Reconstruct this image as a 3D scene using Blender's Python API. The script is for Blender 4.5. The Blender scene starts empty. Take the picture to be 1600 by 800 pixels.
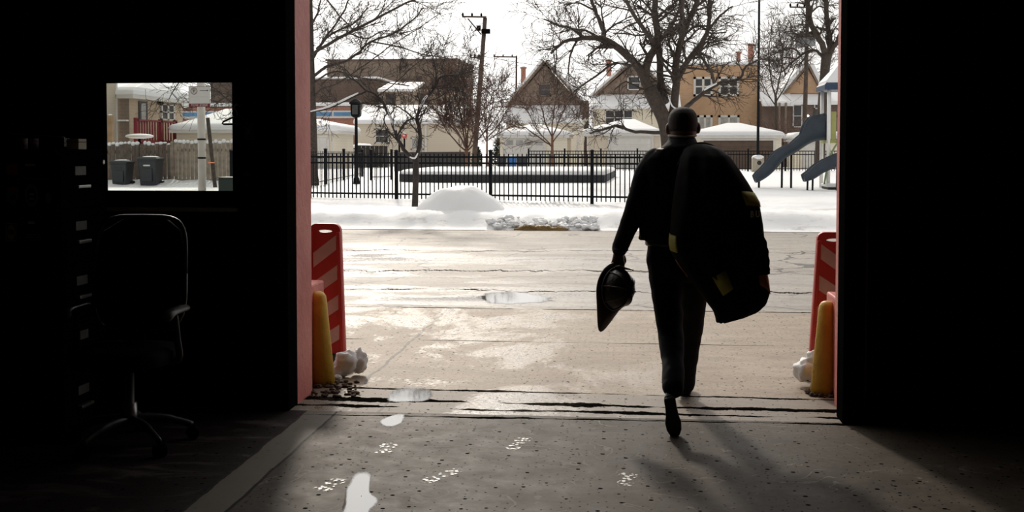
import bpy, bmesh, math, random
from mathutils import Vector, Matrix, noise
C = bpy.context
S = C.scene
COL = S.collection

# ------------------------------------------------------------------ camera
F = 1800.0; PPX, PPY = 800.0, 308.0
TH = math.atan(180 / F); PT = math.atan(72 / F)
CAMH = 1.5
cd = bpy.data.cameras.new('camera'); cam = bpy.data.objects.new('camera', cd); COL.objects.link(cam)
cam.location = (0, 0, CAMH); cam.rotation_euler = (math.pi / 2 - PT, 0, TH)
cd.sensor_width = 36; cd.lens = F / 1600 * 36; cd.shift_y = -92 / 1600; cd.clip_end = 1500
S.camera = cam

# ------------------------------------------------------------------ light
SUN_AZ, SUN_EL = -0.233, math.radians(29)
SKY_BASE, SKY_BROAD, SKY_HALO, SUN_E = 0.68, 0.25, 2.4, 1.7
sd = Vector((SUN_AZ, 1, 0)).normalized() * math.cos(SUN_EL) + Vector((0, 0, math.sin(SUN_EL)))
sl = bpy.data.lights.new('sun', 'SUN'); sl.energy = SUN_E; sl.angle = math.radians(4.5); sl.color = (1, .90, .77)
so = bpy.data.objects.new('sun', sl); COL.objects.link(so); so.rotation_euler = sd.to_track_quat('Z', 'Y').to_euler(); so.location = (-8, 30, 22)
W = bpy.data.worlds.new('sky'); S.world = W; W.use_nodes = True
nt = W.node_tree; nt.nodes.clear()
def wn(t, **k):
    n = nt.nodes.new(t)
    for a, b in k.items(): setattr(n, a, b)
    return n
geo = wn('ShaderNodeTexCoord')
dot = wn('ShaderNodeVectorMath', operation='DOT_PRODUCT'); dot.inputs[1].default_value = sd
nt.links.new(geo.outputs['Generated'], dot.inputs[0])
mx = wn('ShaderNodeMath', operation='MAXIMUM'); mx.inputs[1].default_value = 0; nt.links.new(dot.outputs['Value'], mx.inputs[0])
pw = wn('ShaderNodeMath', operation='POWER'); pw.inputs[1].default_value = 3; nt.links.new(mx.outputs[0], pw.inputs[0])
cl = wn('ShaderNodeTexNoise'); cl.inputs['Scale'].default_value = 3.5; cl.inputs['Detail'].default_value = 5
mpn = wn('ShaderNodeMapping'); mpn.inputs['Scale'].default_value = (1, 1, 4); nt.links.new(geo.outputs['Generated'], mpn.inputs[0]); nt.links.new(mpn.outputs[0], cl.inputs['Vector'])
ad = wn('ShaderNodeMath', operation='MULTIPLY_ADD'); ad.inputs[1].default_value = SKY_BROAD; ad.inputs[2].default_value = SKY_BASE - .1; nt.links.new(pw.outputs[0], ad.inputs[0])
pw2 = wn('ShaderNodeMath', operation='POWER'); pw2.inputs[1].default_value = 13; nt.links.new(mx.outputs[0], pw2.inputs[0])
adh = wn('ShaderNodeMath', operation='MULTIPLY_ADD'); adh.inputs[1].default_value = SKY_HALO; nt.links.new(pw2.outputs[0], adh.inputs[0]); nt.links.new(ad.outputs[0], adh.inputs[2])
ad2 = wn('ShaderNodeMath', operation='MULTIPLY_ADD'); ad2.inputs[1].default_value = .2; nt.links.new(cl.outputs['Fac'], ad2.inputs[0]); nt.links.new(adh.outputs[0], ad2.inputs[2])
bg = wn('ShaderNodeBackground'); bg.inputs['Color'].default_value = (1, .975, .94, 1); nt.links.new(ad2.outputs[0], bg.inputs['Strength'])
wo = wn('ShaderNodeOutputWorld'); nt.links.new(bg.outputs[0], wo.inputs[0])
S.view_settings.view_transform = 'Standard'; S.view_settings.look = 'None'
S.view_settings.exposure = 0.0; S.view_settings.gamma = 1; S.view_settings.use_curve_mapping = False
S.cycles.caustics_reflective = False; S.cycles.caustics_refractive = False
S.cycles.max_bounces = 6; S.cycles.transparent_max_bounces = 8

# ------------------------------------------------------------------ helpers: pixel -> place
CM = cam.rotation_euler.to_matrix()
def ray(px, py): return CM @ Vector(((px - PPX) / F, -(py - PPY) / F, -1))
def P(px, py, Y):
    r = ray(px, py); return r * (Y / r.y) + Vector((0, 0, CAMH))
def G(px, py, z=0.0):
    r = ray(px, py); return r * ((z - CAMH) / r.z) + Vector((0, 0, CAMH))
def X(px, Y): return P(px, 236, Y).x
def Z(py, Y, px=800): return P(px, py, Y).z

# ------------------------------------------------------------------ helpers: materials
MATS = {}
def lit(c, k): return tuple(min(.9, v * k) for v in c)
def srgb(c): return tuple((v / 12.92 if v <= .04045 else ((v + .055) / 1.055) ** 2.4) for v in (x / 255 for x in c))
class NB:
    def __init__(s, name):
        s.m = bpy.data.materials.new(name); s.m.use_nodes = True; s.t = s.m.node_tree
        s.b = s.t.nodes['Principled BSDF']; s.tc = s.t.nodes.new('ShaderNodeTexCoord')
    def n(s, t, ins=None, **k):
        n = s.t.nodes.new(t)
        for a, b in k.items(): setattr(n, a, b)
        for a, b in (ins or {}).items(): s.set(n.inputs[a], b)
        return n
    def set(s, i, v):
        if hasattr(v, 'is_output') or isinstance(v, bpy.types.NodeSocket): s.t.links.new(v, i)
        else: i.default_value = v
    def math(s, op, a, b=None, c=None, clamp=False):
        n = s.t.nodes.new('ShaderNodeMath'); n.operation = op; n.use_clamp = clamp
        for i, v in enumerate((a, b, c)):
            if v is not None: s.set(n.inputs[i], v)
        return n.outputs[0]
    def noise(s, scale, detail=3, rough=.55, vec=None, dist=0, stretch=None):
        v = vec or s.tc.outputs['Object']
        if stretch:
            mp = s.n('ShaderNodeMapping', {'Vector': v, 'Scale': stretch}); v = mp.outputs[0]
        return s.n('ShaderNodeTexNoise', {'Vector': v, 'Scale': scale, 'Detail': detail, 'Roughness': rough, 'Distortion': dist}).outputs['Fac']
    def ramp(s, f, a, b):
        r = s.n('ShaderNodeMapRange', {'Value': f, 'From Min': a, 'From Max': b}); r.clamp = True; return r.outputs[0]
    def mix(s, f, a, b):
        n = s.t.nodes.new('ShaderNodeMix'); n.data_type = 'RGBA'
        s.set(n.inputs['Factor'], f)
        for k, v in ((6, a), (7, b)): s.set(n.inputs[k], v if hasattr(v, 'is_output') else (*v[:3], 1))
        return n.outputs[2]
    def bump(s, h, strength=.3, dist=.02):
        b = s.n('ShaderNodeBump', {'Height': h, 'Strength': strength, 'Distance': dist}); s.set(s.b.inputs['Normal'], b.outputs[0])
    def xyz(s):
        n = s.n('ShaderNodeSeparateXYZ', {0: s.tc.outputs['Object']}); return n.outputs
    def dull(s, mask, spec):
        s.set(s.b.inputs['Specular IOR Level'], s.math('MULTIPLY', s.math('SUBTRACT', 1.0, mask, clamp=True), spec))
    def done(s, col=None, rough=None, **k):
        if col is not None: s.set(s.b.inputs['Base Color'], col if hasattr(col, 'is_output') else (*col[:3], 1))
        if rough is not None: s.set(s.b.inputs['Roughness'], rough)
        for a, b in k.items(): s.set(s.b.inputs[a.replace('_', ' ')], b)
        return s.m
def M(name, col, rough=.7, var=.25, scale=6, bump=.0, metal=0, spec=.5, bscale=None):
    """plain procedural material: base colour broken up by noise; col is linear"""
    if name in MATS: return MATS[name]
    b = NB(name)
    f = b.noise(scale, 4)
    c = b.mix(b.ramp(f, .3, .7), tuple(v * (1 - var) for v in col), tuple(min(1, v * (1 + var)) for v in col))
    if bump: b.bump(b.noise(bscale or scale * 6, 4), bump)
    MATS[name] = b.done(c, rough, Metallic=metal, Specular_IOR_Level=spec)
    return MATS[name]
def siding(name, col, pitch=.18, gap=.75):
    if name in MATS: return MATS[name]
    b = NB(name); z = b.xyz()['Z']
    fr = b.math('FRACT', b.math('DIVIDE', z, pitch))
    l = b.ramp(fr, .0, .12)
    c = b.mix(l, tuple(v * gap for v in col), col)
    MATS[name] = b.done(c, .7); return MATS[name]
def brick(name, c1, c2, mortar, scale=1.0):
    if name in MATS: return MATS[name]
    b = NB(name)
    mp = b.n('ShaderNodeMapping', {'Vector': b.tc.outputs['Object'], 'Rotation': (math.pi / 2, 0, 0)})
    t = b.n('ShaderNodeTexBrick', {'Vector': mp.outputs[0], 'Color1': (*c1, 1), 'Color2': (*c2, 1), 'Mortar': (*mortar, 1), 'Scale': scale, 'Mortar Size': .02, 'Brick Width': .42, 'Row Height': .16})
    f = b.noise(.8, 3)
    MATS[name] = b.done(b.mix(b.ramp(f, .35, .75), t.outputs['Color'], tuple(v * .8 for v in c1)), .85); return MATS[name]

# ------------------------------------------------------------------ helpers: meshes
WLOC = {}
def thing(name, label, cat, loc=(0, 0, 0), group=None):
    o = bpy.data.objects.new(name, None); COL.objects.link(o); o.location = loc; WLOC[o] = Vector(loc)
    o.empty_display_size = .1
    tag(o, label, cat, group); return o
def tag(o, label=None, cat=None, group=None, kind=None):
    if label: o['label'] = label
    if cat: o['category'] = cat
    if group: o['group'] = group
    if kind: o['kind'] = kind
    return o
class MB:
    def __init__(s): s.v = []; s.f = []
    def add(s, vs, fs):
        o = len(s.v); s.v += [Vector(v) for v in vs]; s.f += [tuple(i + o for i in f) for f in fs]; return s
    def box(s, a, b):
        x0, y0, z0 = a; x1, y1, z1 = b
        return s.add([(x0, y0, z0), (x1, y0, z0), (x1, y1, z0), (x0, y1, z0), (x0, y0, z1), (x1, y0, z1), (x1, y1, z1), (x0, y1, z1)],
                     [(0, 3, 2, 1), (4, 5, 6, 7), (0, 1, 5, 4), (1, 2, 6, 5), (2, 3, 7, 6), (3, 0, 4, 7)])
    def bar(s, p, q, w, h=None, up=Vector((0, 0, 1))):
        p, q = Vector(p), Vector(q); d = (q - p).normalized(); h = h or w
        if abs(d.dot(up)) > .99: up = Vector((0, 1, 0))
        sx = d.cross(up).normalized() * w / 2; sy = sx.cross(d).normalized() * h / 2
        return s.add([p - sx - sy, p + sx - sy, p + sx + sy, p - sx + sy, q - sx - sy, q + sx - sy, q + sx + sy, q - sx + sy],
                     [(0, 3, 2, 1), (4, 5, 6, 7), (0, 1, 5, 4), (1, 2, 6, 5), (2, 3, 7, 6), (3, 0, 4, 7)])
    def tube(s, pts, rad, n=6, cap=True, flat=1.0):
        pts = [Vector(p) for p in pts]; k = len(pts)
        if not hasattr(rad, '__len__'): rad = [rad] * k
        o = len(s.v); nrm = None
        for i, p in enumerate(pts):
            t = (pts[min(i + 1, k - 1)] - pts[max(i - 1, 0)])
            t = t.normalized() if t.length > 1e-9 else Vector((0, 0, 1))
            if nrm is None:
                nrm = t.cross(Vector((0, 1, 0)) if abs(t.y) < .9 else Vector((1, 0, 0))).normalized()
            else:
                nrm = nrm - t * nrm.dot(t); nrm = nrm.normalized() if nrm.length > 1e-6 else t.orthogonal().normalized()
            bn = t.cross(nrm)
            for j in range(n):
                a = 2 * math.pi * j / n; s.v.append(p + (nrm * math.cos(a) + bn * math.sin(a) * flat) * rad[i])
        for i in range(k - 1):
            for j in range(n):
                a = o + i * n + j; b = o + i * n + (j + 1) % n; s.f.append((a, b, b + n, a + n))
        if cap:
            s.f.append(tuple(o + j for j in reversed(range(n)))); s.f.append(tuple(o + (k - 1) * n + j for j in range(n)))
        return s
    def rings(s, rings, cap=True, closed=True):
        o = len(s.v); n = len(rings[0])
        for r in rings: s.v += [Vector(p) for p in r]
        for i in range(len(rings) - 1):
            for j in range(n if closed else n - 1):
                a = o + i * n + j; b = o + i * n + (j + 1) % n; s.f.append((a, b, b + n, a + n))
        if cap and closed:
            s.f.append(tuple(o + j for j in reversed(range(n)))); e = o + (len(rings) - 1) * n; s.f.append(tuple(e + j for j in range(n)))
        return s
    def prism(s, poly, d):
        poly = [Vector(p) for p in poly]; d = Vector(d); n = len(poly)
        return s.add(poly + [p + d for p in poly], [tuple(range(n)), tuple(reversed(range(n, 2 * n)))] + [(i, i + n, (i + 1) % n + n, (i + 1) % n) for i in range(n)])
    def ball(s, c, r, nu=12, nv=8, ns=0, nscale=3, seed=0):
        c = Vector(c); r = Vector(r) if hasattr(r, '__len__') else Vector((r, r, r)); rg = []
        for i in range(nv + 1):
            t = math.pi * i / nv; row = []
            for j in range(nu):
                a = 2 * math.pi * j / nu
                d = Vector((math.sin(t) * math.cos(a), math.sin(t) * math.sin(a), -math.cos(t)))
                k = 1 + (ns * noise.noise(d * nscale + Vector((seed * 7.3, seed, 0))) if ns else 0)
                row.append(c + Vector((d.x * r.x, d.y * r.y, d.z * r.z)) * k)
            rg.append(row)
        return s.rings(rg)
    def grid(s, xs, ys, h):
        o = len(s.v); n = len(xs)
        for y in ys:
            for x in xs: s.v.append(Vector((x, y, h(x, y))))
        for j in range(len(ys) - 1):
            for i in range(n - 1):
                a = o + j * n + i; s.f.append((a, a + 1, a + n + 1, a + n))
        return s
    def xf(s, mtx, start=0):
        for i in range(start, len(s.v)): s.v[i] = mtx @ s.v[i]
        return s
    def build(s, name, mat, parent=None, smooth=False, kind=None, bevel=0, label=None, sub=0, remesh=0, smooths=0):
        off = WLOC.get(parent, Vector((0, 0, 0)))
        me = bpy.data.meshes.new(name); me.from_pydata([v - off for v in s.v], [], s.f); me.update()
        bm = bmesh.new(); bm.from_mesh(me); bmesh.ops.remove_doubles(bm, verts=bm.verts, dist=1e-5)
        bmesh.ops.recalc_face_normals(bm, faces=bm.faces); bm.to_mesh(me); bm.free()
        o = bpy.data.objects.new(name, me); COL.objects.link(o); me.materials.append(mat)
        if remesh or bevel or sub or smooths:
            if remesh:
                md = o.modifiers.new('r', 'REMESH'); md.mode = 'VOXEL'; md.voxel_size = remesh
            if bevel:
                md = o.modifiers.new('b', 'BEVEL'); md.width = bevel; md.segments = 2; md.limit_method = 'ANGLE'
            if sub:
                md = o.modifiers.new('s', 'SUBSURF'); md.levels = sub; md.render_levels = sub
            if smooths:
                md = o.modifiers.new('m', 'SMOOTH'); md.iterations = smooths; md.factor = .5
            dg = C.evaluated_depsgraph_get(); m2 = bpy.data.meshes.new_from_object(o.evaluated_get(dg))
            o.modifiers.clear(); o.data = m2; m2.name = name; bpy.data.meshes.remove(me); me = m2
            if not me.materials: me.materials.append(mat)
        if smooth:
            for p in me.polygons: p.use_smooth = True
        if parent is not None: o.parent = parent
        WLOC[o] = off
        if kind: o['kind'] = kind
        if label: o['label'] = label
        return o
def struct(name, mb, mat, smooth=False): return mb.build(name, mat, smooth=smooth, kind='structure')
def dup(root, dloc, label=None, group=None):
    def cp(o, par):
        c = o.copy(); COL.objects.link(c)
        if par is not None: c.parent = par
        for ch in list(o.children): cp(ch, c)
        return c
    r = cp(root, None); r.location = Vector(root.location) + Vector(dloc)
    if label: r['label'] = label
    if group: r['group'] = group
    return r
def plate(outer, holes, th, bev=0):
    """flat outline with holes, given in local (x, z), thickness along y; returns verts, faces"""
    cu = bpy.data.curves.new('p', 'CURVE'); cu.dimensions = '2D'; cu.fill_mode = 'BOTH'; cu.extrude = th / 2 - bev; cu.bevel_depth = bev
    for lp in [outer] + holes:
        sp = cu.splines.new('POLY'); sp.points.add(len(lp) - 1); sp.use_cyclic_u = True
        for q, p in zip(sp.points, lp): q.co = (p[0], p[1], 0, 1)
    return _curve_mesh(cu)
def text(body, size, th=.001, align='CENTER'):
    cu = bpy.data.curves.new('t', 'FONT'); cu.body = body; cu.size = size; cu.extrude = th; cu.align_x = align; cu.align_y = 'CENTER'
    return _curve_mesh(cu)
def _curve_mesh(cu):
    o = bpy.data.objects.new('tmp', cu); COL.objects.link(o); dg = C.evaluated_depsgraph_get(); dg.update()
    me = bpy.data.meshes.new_from_object(o.evaluated_get(dg))
    vs = [Vector((v.co.x, -v.co.z, v.co.y)) for v in me.vertices]; fs = [tuple(p.vertices) for p in me.polygons]
    bpy.data.objects.remove(o); bpy.data.meshes.remove(me); bpy.data.curves.remove(cu)
    return vs, fs
def smoothline(pts, k=3):
    pts = [Vector(p) for p in pts]; out = []
    for i in range(len(pts) - 1):
        a = pts[max(i - 1, 0)]; b = pts[i]; c = pts[i + 1]; d = pts[min(i + 2, len(pts) - 1)]
        for j in range(k):
            t = j / k
            out.append(.5 * ((2 * b) + (c - a) * t + (2 * a - 5 * b + 4 * c - d) * t * t + (3 * b - a - 3 * c + d) * t ** 3))
    out.append(pts[-1]); return out
def interp(tab, x):
    for (a, *va), (b, *vb) in zip(tab, tab[1:]):
        if a <= x <= b:
            t = (x - a) / (b - a); return [p + (q - p) * t for p, q in zip(va, vb)]
    return list(tab[0][1:] if x < tab[0][0] else tab[-1][1:])

# ------------------------------------------------------------------ materials of the setting
PALE = M('dull_white_plaster', (.20, .19, .175), .85, .15, 2)
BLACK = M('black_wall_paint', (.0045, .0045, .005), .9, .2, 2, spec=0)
STEEL = M('dark_painted_steel', (.005, .005, .005), .9, .2, 8, spec=0)
RED = None
def red_brick_paint():
    b = NB('red_painted_masonry'); f = b.noise(3, 5); g = b.noise(26, 4); xyz = b.xyz()
    c = b.mix(b.ramp(f, .35, .7), (.54, .125, .11), (.70, .24, .20))
    v = b.n('ShaderNodeTexVoronoi', {'Vector': b.tc.outputs['Object'], 'Scale': 17}).outputs['Distance']
    c = b.mix(b.math('MULTIPLY', b.math('LESS_THAN', v, .085), b.math('GREATER_THAN', f, .5)), c, (.05, .02, .02))
    b.bump(g, .5, .01); return b.done(c, .55)
RED = red_brick_paint()
def crack(b, y0, slope, amp, w, gate=None, sc=1.1):
    x, y, z = b.xyz()['X'], b.xyz()['Y'], None
    vx = b.n('ShaderNodeCombineXYZ', {'X': x, 'Y': y0 * 3.7}).outputs[0]
    n1 = b.math('SUBTRACT', b.noise(sc, 8, .78, vec=vx), .5)
    vx2 = b.n('ShaderNodeCombineXYZ', {'X': x, 'Y': y0 * 3.7 + 9}).outputs[0]
    n2 = b.ramp(b.noise(1.6, 3, .6, vec=vx2), .38, .66)
    ln = b.math('MULTIPLY_ADD', x, slope, y0)
    d = b.math('ABSOLUTE', b.math('SUBTRACT', b.math('SUBTRACT', y, ln), b.math('MULTIPLY', n1, amp)))
    wd = b.math('MULTIPLY', b.math('MULTIPLY_ADD', n2, w * .9, 0.0), b.math('MULTIPLY_ADD', b.noise(13, 3), 1.6, .2))
    return b.math('LESS_THAN', d, wd)
def vline(b, x0, w, y0, y1, wob=.02):
    x, y = b.xyz()['X'], b.xyz()['Y']
    n = b.math('MULTIPLY', b.math('SUBTRACT', b.noise(3, 3), .5), wob)
    m = b.math('LESS_THAN', b.math('ABSOLUTE', b.math('ADD', b.math('SUBTRACT', x, x0), n)), w)
    return b.math('MULTIPLY', m, b.math('MULTIPLY', b.math('GREATER_THAN', y, y0), b.math('LESS_THAN', y, y1)))
def specks(b, scale, r, keep=.5):
    v = b.n('ShaderNodeTexVoronoi', {'Vector': b.tc.outputs['Object'], 'Scale': scale}, voronoi_dimensions='2D')
    k = b.n('ShaderNodeSeparateColor', {0: v.outputs['Color']}).outputs[0]
    return b.math('MULTIPLY', b.math('LESS_THAN', v.outputs['Distance'], b.math('MULTIPLY', k, r)), b.math('GREATER_THAN', k, keep))
def floor_mat():
    b = NB('garage_floor_concrete'); x, y = b.xyz()['X'], b.xyz()['Y']
    big, mid, fine = b.noise(.9, 6, .65), b.noise(5, 9, .72, dist=.15), b.noise(26, 6, .75)
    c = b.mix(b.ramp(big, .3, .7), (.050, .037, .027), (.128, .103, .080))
    c = b.mix(b.math('MULTIPLY', b.ramp(mid, .45, .7), .55), c, (.17, .145, .12))
    c = b.mix(b.math('MULTIPLY', b.ramp(b.noise(1.7, 9, .75, dist=.2), .50, .66), .7), c, (.045, .036, .030))
    rg = b.noise(2.2, 2, .5, dist=1.4)                                  # dried water rings
    ring = b.math('LESS_THAN', b.math('ABSOLUTE', b.math('SUBTRACT', rg, .56)), .007)
    c = b.mix(b.math('MULTIPLY', b.math('MULTIPLY', ring, b.ramp(mid, .45, .6)), .55), c, (.32, .29, .26))
    c = b.mix(b.math('MULTIPLY', b.ramp(fine, .42, .70), .55), c, (.04, .033, .027))
    sp = b.math('MAXIMUM', specks(b, 9, .10, .66), specks(b, 26, .13, .72)); c = b.mix(sp, c, (.006, .005, .005))
    # dark worn paint beside the pale strip
    xn = b.math('ADD', x, b.math('MULTIPLY', b.math('SUBTRACT', b.noise(9, 3), .5), .03))
    paint = b.math('LESS_THAN', xn, -1.835)
    worn = b.ramp(b.noise(4, 5, .65, dist=.8, stretch=(.5, 1.4, 1)), .52, .66)
    pc = b.mix(b.math('MULTIPLY', worn, .6), (.018, .011, .011), (.11, .095, .085))
    c = b.mix(paint, c, pc)
    strip = b.math('MULTIPLY', b.math('GREATER_THAN', xn, -1.835), b.math('LESS_THAN', xn, -1.66))
    sc = b.mix(b.ramp(mid, .3, .7), (.155, .14, .115), (.205, .185, .155))
    c = b.mix(strip, c, sc)
    c = b.mix(vline(b, -1.655, .008, -5, 7, .03), c, (.012, .01, .009))
    c = b.mix(vline(b, -1.84, .007, -5, 7, .05), c, (.03, .022, .02))
    ck = crack(b, 6.40, .02, .12, .030); c = b.mix(ck, c, (.004, .0035, .003)); b.dull(b.math('MAXIMUM', ck, sp), .07)
    r = b.ramp(mid, .3, .75); rr = b.math('MULTIPLY_ADD', r, .2, .5)
    b.bump(b.math('ADD', b.math('MULTIPLY', b.noise(50, 4), .5), fine), .18, .003)
    return b.done(c, rr)
def apron_mat():
    b = NB('apron_concrete'); x, y = b.xyz()['X'], b.xyz()['Y']
    big, mid, fine = b.noise(.7, 5, .6), b.noise(3, 9, .75, dist=.2, stretch=(.5, 1.3, 1)), b.noise(30, 6, .8)
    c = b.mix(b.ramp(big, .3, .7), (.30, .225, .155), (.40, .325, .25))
    c = b.mix(b.math('MULTIPLY', b.ramp(mid, .42, .64), .6), c, (.19, .14, .10))
    c = b.mix(b.math('MULTIPLY', b.ramp(fine, .46, .68), .6), c, (.12, .09, .065))
    # paler threshold slab nearest the door
    thr = b.math('LESS_THAN', y, 7.07)
    c = b.mix(b.math('MULTIPLY', thr, .7), c, b.mix(b.ramp(mid, .3, .7), (.12, .10, .08), (.27, .235, .20)))
    sp = b.math('MAXIMUM', specks(b, 8, .08, .72), specks(b, 22, .12, .75)); c = b.mix(sp, c, (.025, .02, .016)); cks = sp
    for cr in ((7.08, -.02, .10, .040), (6.76, -.015, .14, .07), (6.58, -.01, .16, .06), (8.98, .0, .05, .016)):
        ck = crack(b, *cr); c = b.mix(ck, c, (.005, .0045, .004)); cks = b.math('MAXIMUM', cks, ck)
    c = b.mix(b.math('MULTIPLY', vline(b, -1.69, .012, 7.0, 11, .10), .8), c, (.07, .055, .045))
    c = b.mix(b.math('MULTIPLY', vline(b, -1.42, .010, 6.4, 7.1, .08), .8), c, (.05, .04, .035))
    wn_ = b.math('ADD', b.noise(1.1, 6, .7, dist=.5, stretch=(.9, .55, 1)), b.math('MULTIPLY', b.math('SUBTRACT', b.noise(38, 3), .5), .28)); wet = b.ramp(wn_, .50, .62); b.dull(cks, .22)
    wet = b.math('MULTIPLY', wet, b.ramp(x, .9, -.6))
    c = b.mix(b.math('MULTIPLY', wet, .25), c, (.16, .13, .10))
    rr = b.math('MULTIPLY_ADD', wet, -.40, .62)
    b.bump(b.math('ADD', b.math('MULTIPLY', b.noise(18, 5), .8), b.math('MULTIPLY', fine, .8)), .4, .006)
    return b.done(c, rr)
def street_mat():
    b = NB('worn_asphalt'); x, y = b.xyz()['X'], b.xyz()['Y']
    big, mid, fine = b.noise(.35, 5, .6, stretch=(.6, 1.3, 1)), b.noise(1.6, 9, .78, dist=.3, stretch=(.35, 1.2, 1)), b.noise(17, 7, .8)
    c = b.mix(b.ramp(big, .3, .7), (.25, .215, .18), (.36, .315, .27))
    c = b.mix(b.math('MULTIPLY', b.ramp(mid, .45, .62), .7), c, (.11, .088, .068))
    c = b.mix(b.math('MULTIPLY', b.ramp(fine, .45, .68), .6), c, (.09, .075, .06)); sp = specks(b, 7, .07, .75); c = b.mix(sp, c, (.03, .025, .02)); cks = sp
    v = b.n('ShaderNodeTexVoronoi', {'Vector': b.n('ShaderNodeVectorMath', {0: b.tc.outputs['Object'], 1: b.n('ShaderNodeTexNoise', {'Vector': b.tc.outputs['Object'], 'Scale': .9, 'Detail': 4}).outputs['Color']}, operation='ADD').outputs[0], 'Scale': .42}, feature='DISTANCE_TO_EDGE').outputs['Distance']
    c = b.mix(b.math('MULTIPLY', b.math('LESS_THAN', v, .008), b.math('GREATER_THAN', big, .44)), c, (.03, .025, .02))
    for cr in ((12.3, .03, 1.2, .07), (10.86, .0, .08, .05), (17.3, .02, 1.6, .07), (14.4, .08, 2.2, .07)):
        ck = crack(b, *cr, sc=.6); c = b.mix(ck, c, (.02, .017, .014)); cks = b.math('MAXIMUM', cks, ck)
    wn_ = b.math('ADD', b.noise(.75, 7, .7, dist=.7, stretch=(.35, .8, 1)), b.math('MULTIPLY', b.math('SUBTRACT', b.noise(24, 4), .5), .22)); wet = b.ramp(wn_, .46, .60); b.dull(cks, .25)
    wet = b.math('MULTIPLY', wet, b.math('MULTIPLY', b.ramp(x, 3.5, -1.5), b.math('MULTIPLY', b.ramp(y, 10.5, 11.5), b.ramp(y, 19.5, 16.5))))
    c = b.mix(b.math('MULTIPLY', wet, .35), c, (.12, .10, .085))
    gut = b.ramp(y, 20.8, 21.9); c = b.mix(b.math('MULTIPLY', b.math('MULTIPLY', gut, b.ramp(b.noise(2.5, 4), .35, .6)), .7), c, (.11, .085, .065))
    rr = b.math('MULTIPLY_ADD', wet, -.40, .58)
    b.bump(b.math('ADD', b.math('MULTIPLY', b.noise(14, 5), 1.0), b.math('MULTIPLY', fine, .5)), .4, .010)
    return b.done(c, rr)
def snow_mat(name='snow', dirt=0.0, kerb=False):
    b = NB(name); y = b.xyz()['Y']
    n = b.noise(1.4, 5, .6); m = b.noise(9, 4, .7)
    c = b.mix(n, (.80, .815, .84), (.88, .88, .88))
    if kerb:
        d = b.math('MULTIPLY', b.ramp(y, 23.0, 21.9), b.ramp(b.noise(3.2, 6, .75, stretch=(.6, 1.2, 1)), .55, .68))
        c = b.mix(b.math('MULTIPLY', d, .6), c, (.20, .15, .11))
        sw = b.math('MULTIPLY', b.math('MULTIPLY', b.ramp(y, 24.9, 25.6), b.ramp(y, 27.0, 26.2)), b.ramp(b.noise(.55, 4, .6), .52, .64))
        c = b.mix(b.math('MULTIPLY', sw, .5), c, (.38, .34, .30))
    if dirt:
        c = b.mix(b.math('MULTIPLY', b.ramp(b.noise(6, 5, .7), .58, .68), dirt), c, (.12, .09, .07))
    b.bump(b.math('ADD', n, b.math('MULTIPLY', m, .4)), .25, .03)
    return b.done(c, .6, Specular_IOR_Level=.3)
SNOW = snow_mat('clean_snow'); SNOWK = snow_mat('roadside_snow', kerb=True); SNOWD = snow_mat('dirty_snow', .7)

# ------------------------------------------------------------------ the garage
YI, YO = 6.48, 6.92            # inner and outer faces of the front wall
XL, XR = -1.94, 1.228          # door opening
WX0, WX1, WZ0, WZ1 = X(160, YI), X(365.5, YI), Z(301, YI, 300), Z(126, YI, 300)
DH, CEIL = 3.3, 4.2
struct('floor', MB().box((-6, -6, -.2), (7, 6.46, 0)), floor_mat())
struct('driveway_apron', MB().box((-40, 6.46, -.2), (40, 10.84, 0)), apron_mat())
struct('street', MB().box((-80, 10.84, -.2), (80, 21.95, 0)), street_mat())
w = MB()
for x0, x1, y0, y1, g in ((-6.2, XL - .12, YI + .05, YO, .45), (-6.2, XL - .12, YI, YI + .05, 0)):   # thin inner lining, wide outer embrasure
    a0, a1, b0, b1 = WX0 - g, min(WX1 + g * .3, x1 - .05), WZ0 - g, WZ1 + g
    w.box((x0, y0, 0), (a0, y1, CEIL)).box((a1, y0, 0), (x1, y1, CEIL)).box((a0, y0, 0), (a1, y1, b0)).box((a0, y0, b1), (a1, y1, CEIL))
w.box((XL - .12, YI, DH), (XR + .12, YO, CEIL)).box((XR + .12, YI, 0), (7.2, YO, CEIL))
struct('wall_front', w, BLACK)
struct('wall_left', MB().box((-6.2, -6, 0), (-6, YI - .02, CEIL)), PALE)
struct('wall_right', MB().box((7, -6, 0), (7.2, YI, CEIL)), PALE)
struct('wall_back', MB().box((-6.2, -6.2, 0), (7.2, -6, CEIL)), PALE)
struct('ceiling', MB().box((-6.2, -6.2, CEIL), (7.2, YO, CEIL + .2)), PALE)
# red painted jambs, with the worn low wheel guards that step out into the opening
struct('trim_1', MB().box((XL - .12, 6.62, 0), (XL, YO + .02, DH)), RED)
struct('trim_2', MB().box((XR, 6.62, 0), (XR + .12, YO + .02, DH)), RED)
for nm, sx, x in (('trim_3', 1, XL), ('trim_4', -1, XR)):
    g = MB(); xe = X(491, 7.2) if sx > 0 else X(1303.5, 7.2); g.box((min(xe, xe - sx * .25), YO + .02, 0), (max(xe, xe - sx * .25), 7.42, Z(447 if sx > 0 else 456, 7.2)))
    g.build(nm, RED, kind='structure', bevel=.012)
# steel guides of the overhead door, one each side
for nm, x0, x1, lip in (('trim_5', -2.03, XL, -2.03), ('trim_6', 1.185, 1.30, 1.268)):
    g = MB().box((x0, 6.44, 0), (x1, 6.62, DH)); g.box((lip - .006, 6.425, 0), (lip + .004, 6.44, DH))
    g.build(nm, STEEL, kind='structure')
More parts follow.
